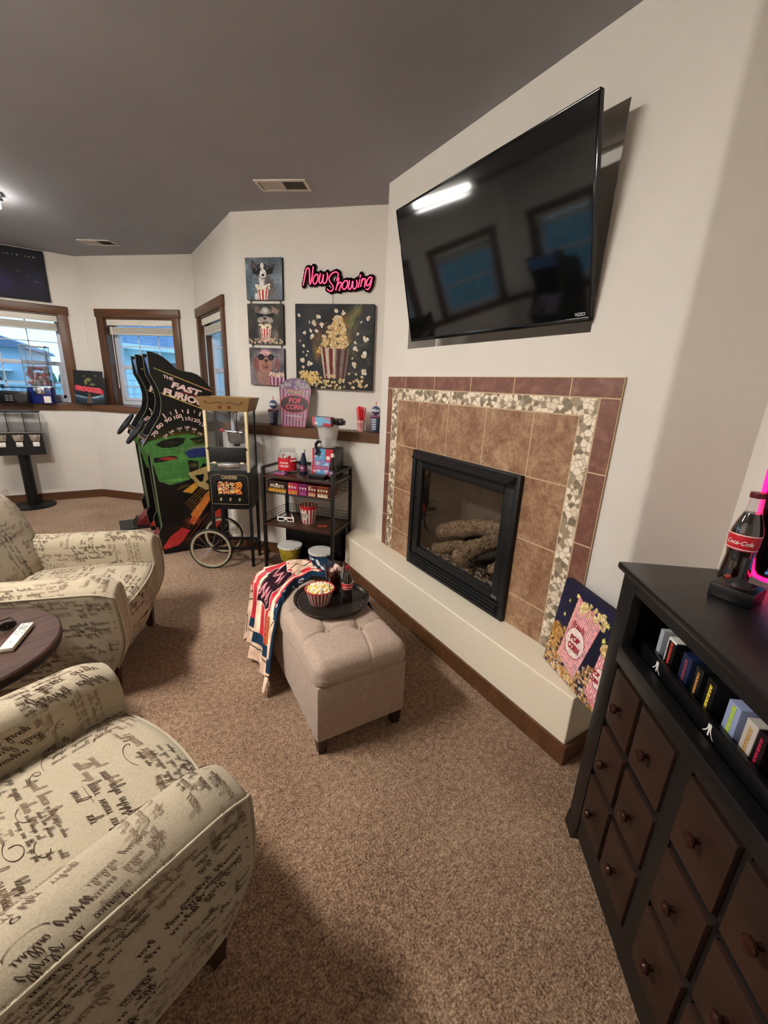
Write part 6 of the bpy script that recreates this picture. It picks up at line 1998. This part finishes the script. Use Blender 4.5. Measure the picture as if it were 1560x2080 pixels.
for x, y in ((-.009, .069), (.010, .069), (-.012, .024), (0, .020), (.012, .024), (-.011, .010), (.011, .010), (0, .004), (0, -.045)):
    g = G(); g.cyl(.0042, .015, .0168, 12, T(x, y)); obj('button', g, bt, rm)
sg = thing('sunglasses', 'black object like folded sunglasses at the left edge of the side table', 'glasses', T(-.487, 1.775, .553) @ RZ(15))
g = G(); g.tube([(-.06, 0, .015), (-.055, 0, .028), (-.01, 0, .028), (0, 0, .022), (.01, 0, .028), (.055, 0, .028), (.06, 0, .015)], .0035, 8)
for s_ in (-1, 1): g.tube([(s_ * .035 + .022 * math.cos(a), 0, .017 + .015 * math.sin(a)) for a in np.linspace(0, 2 * PI, 20, endpoint=False)], .003, 6, closed=True)
obj('front', g, BLACKP, sg)
for s_ in (-1, 1):
    g = G(); g.lathe([(.002, 0), (.021, 0)], 20, T(s_ * .035, .001, .017) @ RX(90) @ Matrix.Diagonal((1, .7, 1, 1)), cap=False); obj('lens', g, SCREEN, sg)
    g = G(); g.tube([(s_ * .06, 0, .026), (s_ * .05, .05, .024), (s_ * .0, .065, .01)], .003, 6); obj('arm', g, BLACKP, sg)
# ================================================================ DRAWER CABINET
CBM = T(1.17, .53, 0) @ RZ(-127.5)
BLKW = wood('black_stained_wood', '080708', '131112', .42, 9, 0)
TOPW = wood('black_stained_top', '0A090A', '151213', .33, 9, 0)
DRW = wood('dark_walnut_drawer', '2A160D', '5A3320', .45, 8, 0, dist=0) if False else wood('dark_walnut_drawer', '160B06', '331C10', .5, 7, 0)
cab = thing('drawer_cabinet', 'black wooden cabinet with walnut brown drawers and an open shelf, at lower right', 'cabinet', CBM)
CL, CDp = 1.16, .40
g = G(); g.box(-.022, CL + .022, -.022, CDp, .978, 1.0, bev=.007); obj('top', g, TOPW, cab)
g = G()
g.box(0, .03, 0, CDp, .03, .978); g.box(CL - .03, CL, 0, CDp, .03, .978)
g.box(.03, CL - .03, CDp - .02, CDp, .05, .978); g.box(.03, CL - .03, .01, CDp - .02, .70, .735); g.box(.03, CL - .03, .03, CDp - .02, .04, .12)
obj('carcass', g, BLKW, cab)
for x in (0, CL - .07):
    g = G(); g.box(x, x + .07, -.008, .02, .035, .978, bev=.002)
    g.add([(x - .006, -.014, 0), (x + .055, -.014, 0), (x + .055, .04, 0), (x - .006, .04, 0), (x, -.008, .07), (x + .07, -.008, .07), (x + .07, .04, .07), (x, .04, .07)], [(0, 1, 2, 3), (0, 1, 5, 4), (1, 2, 6, 5), (2, 3, 7, 6), (3, 0, 4, 7)])
    obj('corner_post', g, BLKW, cab)
g = G()
g.box(.06, CL - .06, -.006, .02, .942, .978); g.box(.06, CL - .06, -.010, .03, .722, .774, bev=.004); g.box(.06, CL - .06, -.004, .02, .04, .130)
g.box(.06, CL - .06, 0, .018, .505, .528); g.box(.06, CL - .06, 0, .018, .318, .333)
obj('rail', g, BLKW, cab)
cols_ = [(.075, .210), (.222, .368), (.418, .562), (.577, .722), (.772, .916), (.930, 1.078)]
rows_ = [(.528, .712), (.336, .506), (.134, .316)]
g = G()
for a, b in ((.210, .222), (.368, .418), (.562, .577), (.722, .772), (.916, .930)): g.box(a, b, -.004 if b - a > .03 else 0, .018, .12, .725)
obj('stile', g, BLKW, cab)
first = None
for a, b in cols_:
    for c, d in rows_:
        g = G(); g.box(a + .003, b - .003, -.010, .30, c + .003, d - .003, bev=.002)
        dr_ = obj('drawer', g, DRW, cab)
        g = G(); g.lathe([(.006, 0), (.006, .010), (.013, .016), (.0145, .022), (.011, .028), (.002, .030)], 18, T((a + b) / 2, -.010, (c + d) / 2) @ RX(90)); obj('knob', g, mat('bronze_knob', '3A1E16', .22, .4) if 'bronze_knob' not in bpy.data.materials else bpy.data.materials['bronze_knob'], dr_)
# strip with the three-stroke mark, and the cartridge cases behind it
st = thing('cartridge_rack', 'black cartridge rack strip with two small white emblems inside the cabinet shelf', 'rack', CBM)
g = G(); g.box(.085, 1.07, .036, .052, .737, .806, bev=.003); g.box(.085, 1.07, .052, .24, .737, .742); obj('tray', g, BLACKP, st)
def emblem(g, x, z, s):
    g.box(x - .07 * s, x + .07 * s, .0345, .036, z - .5 * s, z + .5 * s)
    for q in (-1, 1):
        P = [(x + q * (.14 + (.0 if k < 3 else .45 * ((k - 2) / 5) ** 2.0)) * s, z + (.5 - k / 7) * s) for k in range(8)]
        for p0, p1 in zip(P[:-1], P[1:]):
            g.add([(p0[0] - .05 * s, .0345, p0[1]), (p0[0] + .05 * s, .0345, p0[1]), (p1[0] + .06 * s, .0345, p1[1]), (p1[0] - .06 * s, .0345, p1[1])], [(0, 1, 2, 3)])
for x in (.171, .377, .80):
    g = G(); emblem(g, x, .789, .027); obj('emblem', g, WHITEP, st)
cases = [(.110, .016, '9AA0A4', None, 'slim pale grey game case, first in the cabinet shelf', .0),
         (.150, .032, '0E0E10', 'B84038', 'white framed black game case with red lettering in the cabinet shelf', .0),
         (.212, .034, '1A2340', '7A3A48', 'navy game case with dull red lettering in the cabinet shelf', .0),
         (.262, .026, '101214', 'B07A44', 'black game case with orange lettering in the cabinet shelf', .0),
         (.304, .028, '101010', 'D8C040', 'black game case with yellow lettering in the cabinet shelf', .0),
         (.370, .034, '8A93B4', 'A8C040', 'pale blue game case with green lettering in the cabinet shelf', .0),
         (.420, .028, 'B0A8A0', 'B08A50', 'off white game case with small tan lettering in the cabinet shelf', .0),
         (.450, .022, '140A0C', 'A02040', 'black game case with crimson lettering in the cabinet shelf', .0),
         (.494, .026, '101820', '6A9AA8', 'dark game case with teal lettering in the cabinet shelf', .0)]
rnd = random.Random(3)
for k, (x, w_, c, c2, lb, _) in enumerate(cases):
    t = thing('game_case', lb, 'game case', CBM @ T(x, .060, .743), 'game cases in the cabinet shelf')
    g = G(); g.box(0, w_, 0, .13, 0, .124, bev=.001); obj('case', g, mat('case_%d' % k, c, .35), t)
    if c2:
        g = G(); zz = .050
        while zz < .112:
            hh = rnd.uniform(.004, .009); g.box(w_ * .38, w_ * .66, -.0008, 0, zz, zz + hh); g.box(w_ * .38, w_ * .48, -.0008, 0, zz + hh, zz + hh + .002); zz += hh + .0025
        obj('spine_print', g, mat('case_print_%d' % k, c2, .4), t)
    if k == 1:
        g = G(); g.box(0, .003, -.001, .001, .04, .124); g.box(0, w_, -.001, .001, .120, .124); g.box(0, w_, -.001, .001, .040, .044); g.box(0, w_, 0, .06, .123, .1255); obj('white_border', g, WHITEP, t)
t = thing('paper_slip', 'small crumpled grey green printed slip lying on the game cases', 'paper', CBM @ T(.335, .08, .868) @ RZ(20))
g = G(); g.grid(lambda u, v: (u * .055, v * .03, .004 * math.sin(u * 7) + .003 * math.cos(v * 6)), 8, 5); o = obj('slip', g, mat('slip_green', '6A7262', .7), t); o.modifiers.new('t', 'SOLIDIFY').thickness = .0006
g = G(); g.box(.01, .02, .008, .02, .0075, .0085); obj('print', g, mat('slip_print', '2A302A', .6), t)

# ---- things on the cabinet
contour_bottle(CBM @ T(.054, .240, 1.0), 'cola bottle with red label on the black cabinet beside the pink neon panel', 1.14, cap_m=mat('dark_red_cap', '5A1214', .35), face=-52)
JM = T(1.163, .295, 1.0) @ RZ(-90)
js = thing('joystick', 'black square retro joystick with round top button standing before the cola bottle', 'joystick', JM)
g = G(); g.box(-.043, .043, 0, .086, 0, .034, bev=.003); obj('base', g, BLACKP, js)
g = G(); g.lathe([(.024, .034), (.022, .040), (.014, .046), (.008, .052), (.007, .058), (.008, .10), (.007, .102), (.001, .103)], 20, T(0, .046)); obj('stick', g, mat('rubber_stick', '121214', .55), js)
g = G(); g.cyl(.0065, .034, .038, 14, T(-.033, .076)); obj('button', g, mat('red_button', 'B0342C', .4), js)
g = G(); g.lathe([(.026, .0345), (.028, .0352), (.030, .0345)], 28, T(0, .046), cap=False); obj('ring_print', g, mat('orange_ring', '5A3028', .5), js)
PINK = mat('hot_pink_neon', 'FF1E6A', .4, emit='FF1460', estr=2.6)
nm = thing('neon_arcade_panel', 'hot pink neon outlined black panel at the right edge on the cabinet', 'neon panel', T(1.374, .008, 0) @ RZ(-90))
# local x = -Y, y = +X, z up
np_ = [(-.340, 1.34), (-.338, 1.26), (-.333, 1.19), (-.326, 1.12), (-.318, 1.06), (-.312, 1.030), (-.302, 1.016), (-.285, 1.012), (-.22, 1.013), (-.10, 1.014)]
g = G(); g.tube([(x, 0, z) for x, z in np_], .0058, 8); obj('neon_tube', g, PINK, nm)
g = G(); g.prism([(x + .004, z) for x, z in np_] + [(-.10, 1.34)], .004, .012, M=XZ); bp = obj('black_board', g, GLOSS, nm)
g = G(); g.tube([(-.346, -.004, 1.16), (-.352, -.006, 1.10), (-.345, -.01, 1.05), (-.347, -.012, 1.02)], .0018, 6); obj('cord', g, PINK, nm)
g = G()
for k in range(9): g.box(-.285 + k * .003, -.22, .002, .004, 1.028 + k * .010, 1.035 + k * .010)
obj('blue_print', g, mat('blue_stripe_print', '6AA0E0', .4, emit='5A90D8', estr=.35), nm)

# ---- canvas leaning on the hearth
im = Img(150, 160, '1C1A34', .92)
im.noise(.35, 5, 4, .02)
rnd = random.Random(14)
for k in range(40): im.ell(rnd.random(), rnd.uniform(.4, 1), .003, .003, '8A8AA0', .7)
def star(cx, cy, r):
    im.poly([(cx + (r if k % 2 == 0 else r * .45) * math.cos(PI / 2 + k * PI / 5) / im.asp, cy + (r if k % 2 == 0 else r * .45) * math.sin(PI / 2 + k * PI / 5)) for k in range(10)], 'E8DE7A')
for k in range(700):
    x = rnd.random(); y = rnd.random() * (.30 - .10 * math.sin(x * 5)); im.ell(x, y, rnd.uniform(.012, .03), rnd.uniform(.01, .024), rnd.choice(['B07A3A', '8A5A2C', 'D0A060', 'E8C890', 'A8602C', 'C8A878', 'DCD0BC']), .85, .5)
im.ell(.10, .40, .13, .12, '9A7038', 1, .3)
for k in range(60): im.kernel(.12 + rnd.uniform(-.12, .12), .36 + rnd.uniform(-.14, .14), .02, rnd, ('D8B070', 'B07A3A', '7A4A22'))
im.poly([(.30, .92), (.22, .20), (.58, .10), (.74, .78), (.60, .86), (.42, .86)], 'D8808A')
for k in range(15):
    t = k / 14; im.line([(.31 + .40 * t, .85 - .06 * t), (.235 + .34 * t, .20 - .09 * t)], .008, 'F0D4CC')
im.poly([(.30, .92), (.22, .2), (.27, .19), (.34, .84)], 'E8A8A0')
for k in range(46): im.kernel(.36 + .42 * rnd.random(), .90 - .12 * rnd.random(), .026, rnd, ('EAD8A8', 'CDB070', '9A8040'))
im.ell(.44, .44, .155, .165, 'B03A48', 1, 0, 10); im.ell(.44, .44, .145, .155, 'F0DCD4', 1, 0, 10)
im.poly([(.84, .58), (.80, .10), (1, .04), (1, .56)], 'D8808A')
for k in range(7): im.line([(.85 + .03 * k, .56), (.815 + .03 * k, .10)], .008, 'F0D4CC')
for k in range(26): im.kernel(.92 + rnd.uniform(-.09, .09), .61 + rnd.uniform(-.04, .05), .026, rnd, ('E6CFA0', 'C0964E', '8A6830'))
im.ell(.92, .33, .085, .11, 'B03A48', 1, 0, 8); im.ell(.92, .33, .077, .102, 'F0DCD4', 1, 0, 8)
for x, y, r in ((.28, .90, .03), (.17, .80, .022), (.15, .63, .026), (.82, .84, .034), (.83, .69, .036)): star(x, y, r)
im.noise(.12, 40, 4)
CM2 = T(1.4085, .774, HZ + .004) @ RZ(-111.3) @ RX(-6.5) @ T(0, .0306, 0)
t = thing('popcorn_box_canvas', 'canvas of pink striped popcorn boxes under yellow stars leaning on the hearth', 'painting', CM2)
g = G(); g.box(-.170, .170, -.03, 0, 0, .397, bev=.003); obj('stretcher', g, mat('navy_canvas_edge', '1A182C', .8), t)
panel('painted_face', im, .339, .396, t, T(0, -.0306, 0))
g = G()
F_ = T(0, -.0314, 0)
text(g, 'fresh', F_ @ T(-.022, 0, .247) @ RY(2) @ RX(90), .07, .03, bold=.01, shear=.2); text(g, 'POP', F_ @ T(-.022, 0, .190) @ RX(90), .055, .026, bold=.06); text(g, 'CORN', F_ @ T(-.018, 0, .155) @ RX(90), .068, .030, bold=.06)
text(g, 'POP', F_ @ T(.127, 0, .145) @ RX(90), .034, .02, bold=.05); text(g, 'CORN', F_ @ T(.127, 0, .118) @ RX(90), .042, .02, bold=.05)
obj('lettering', g, mat('crimson_paint', 'A02030', .6), t)
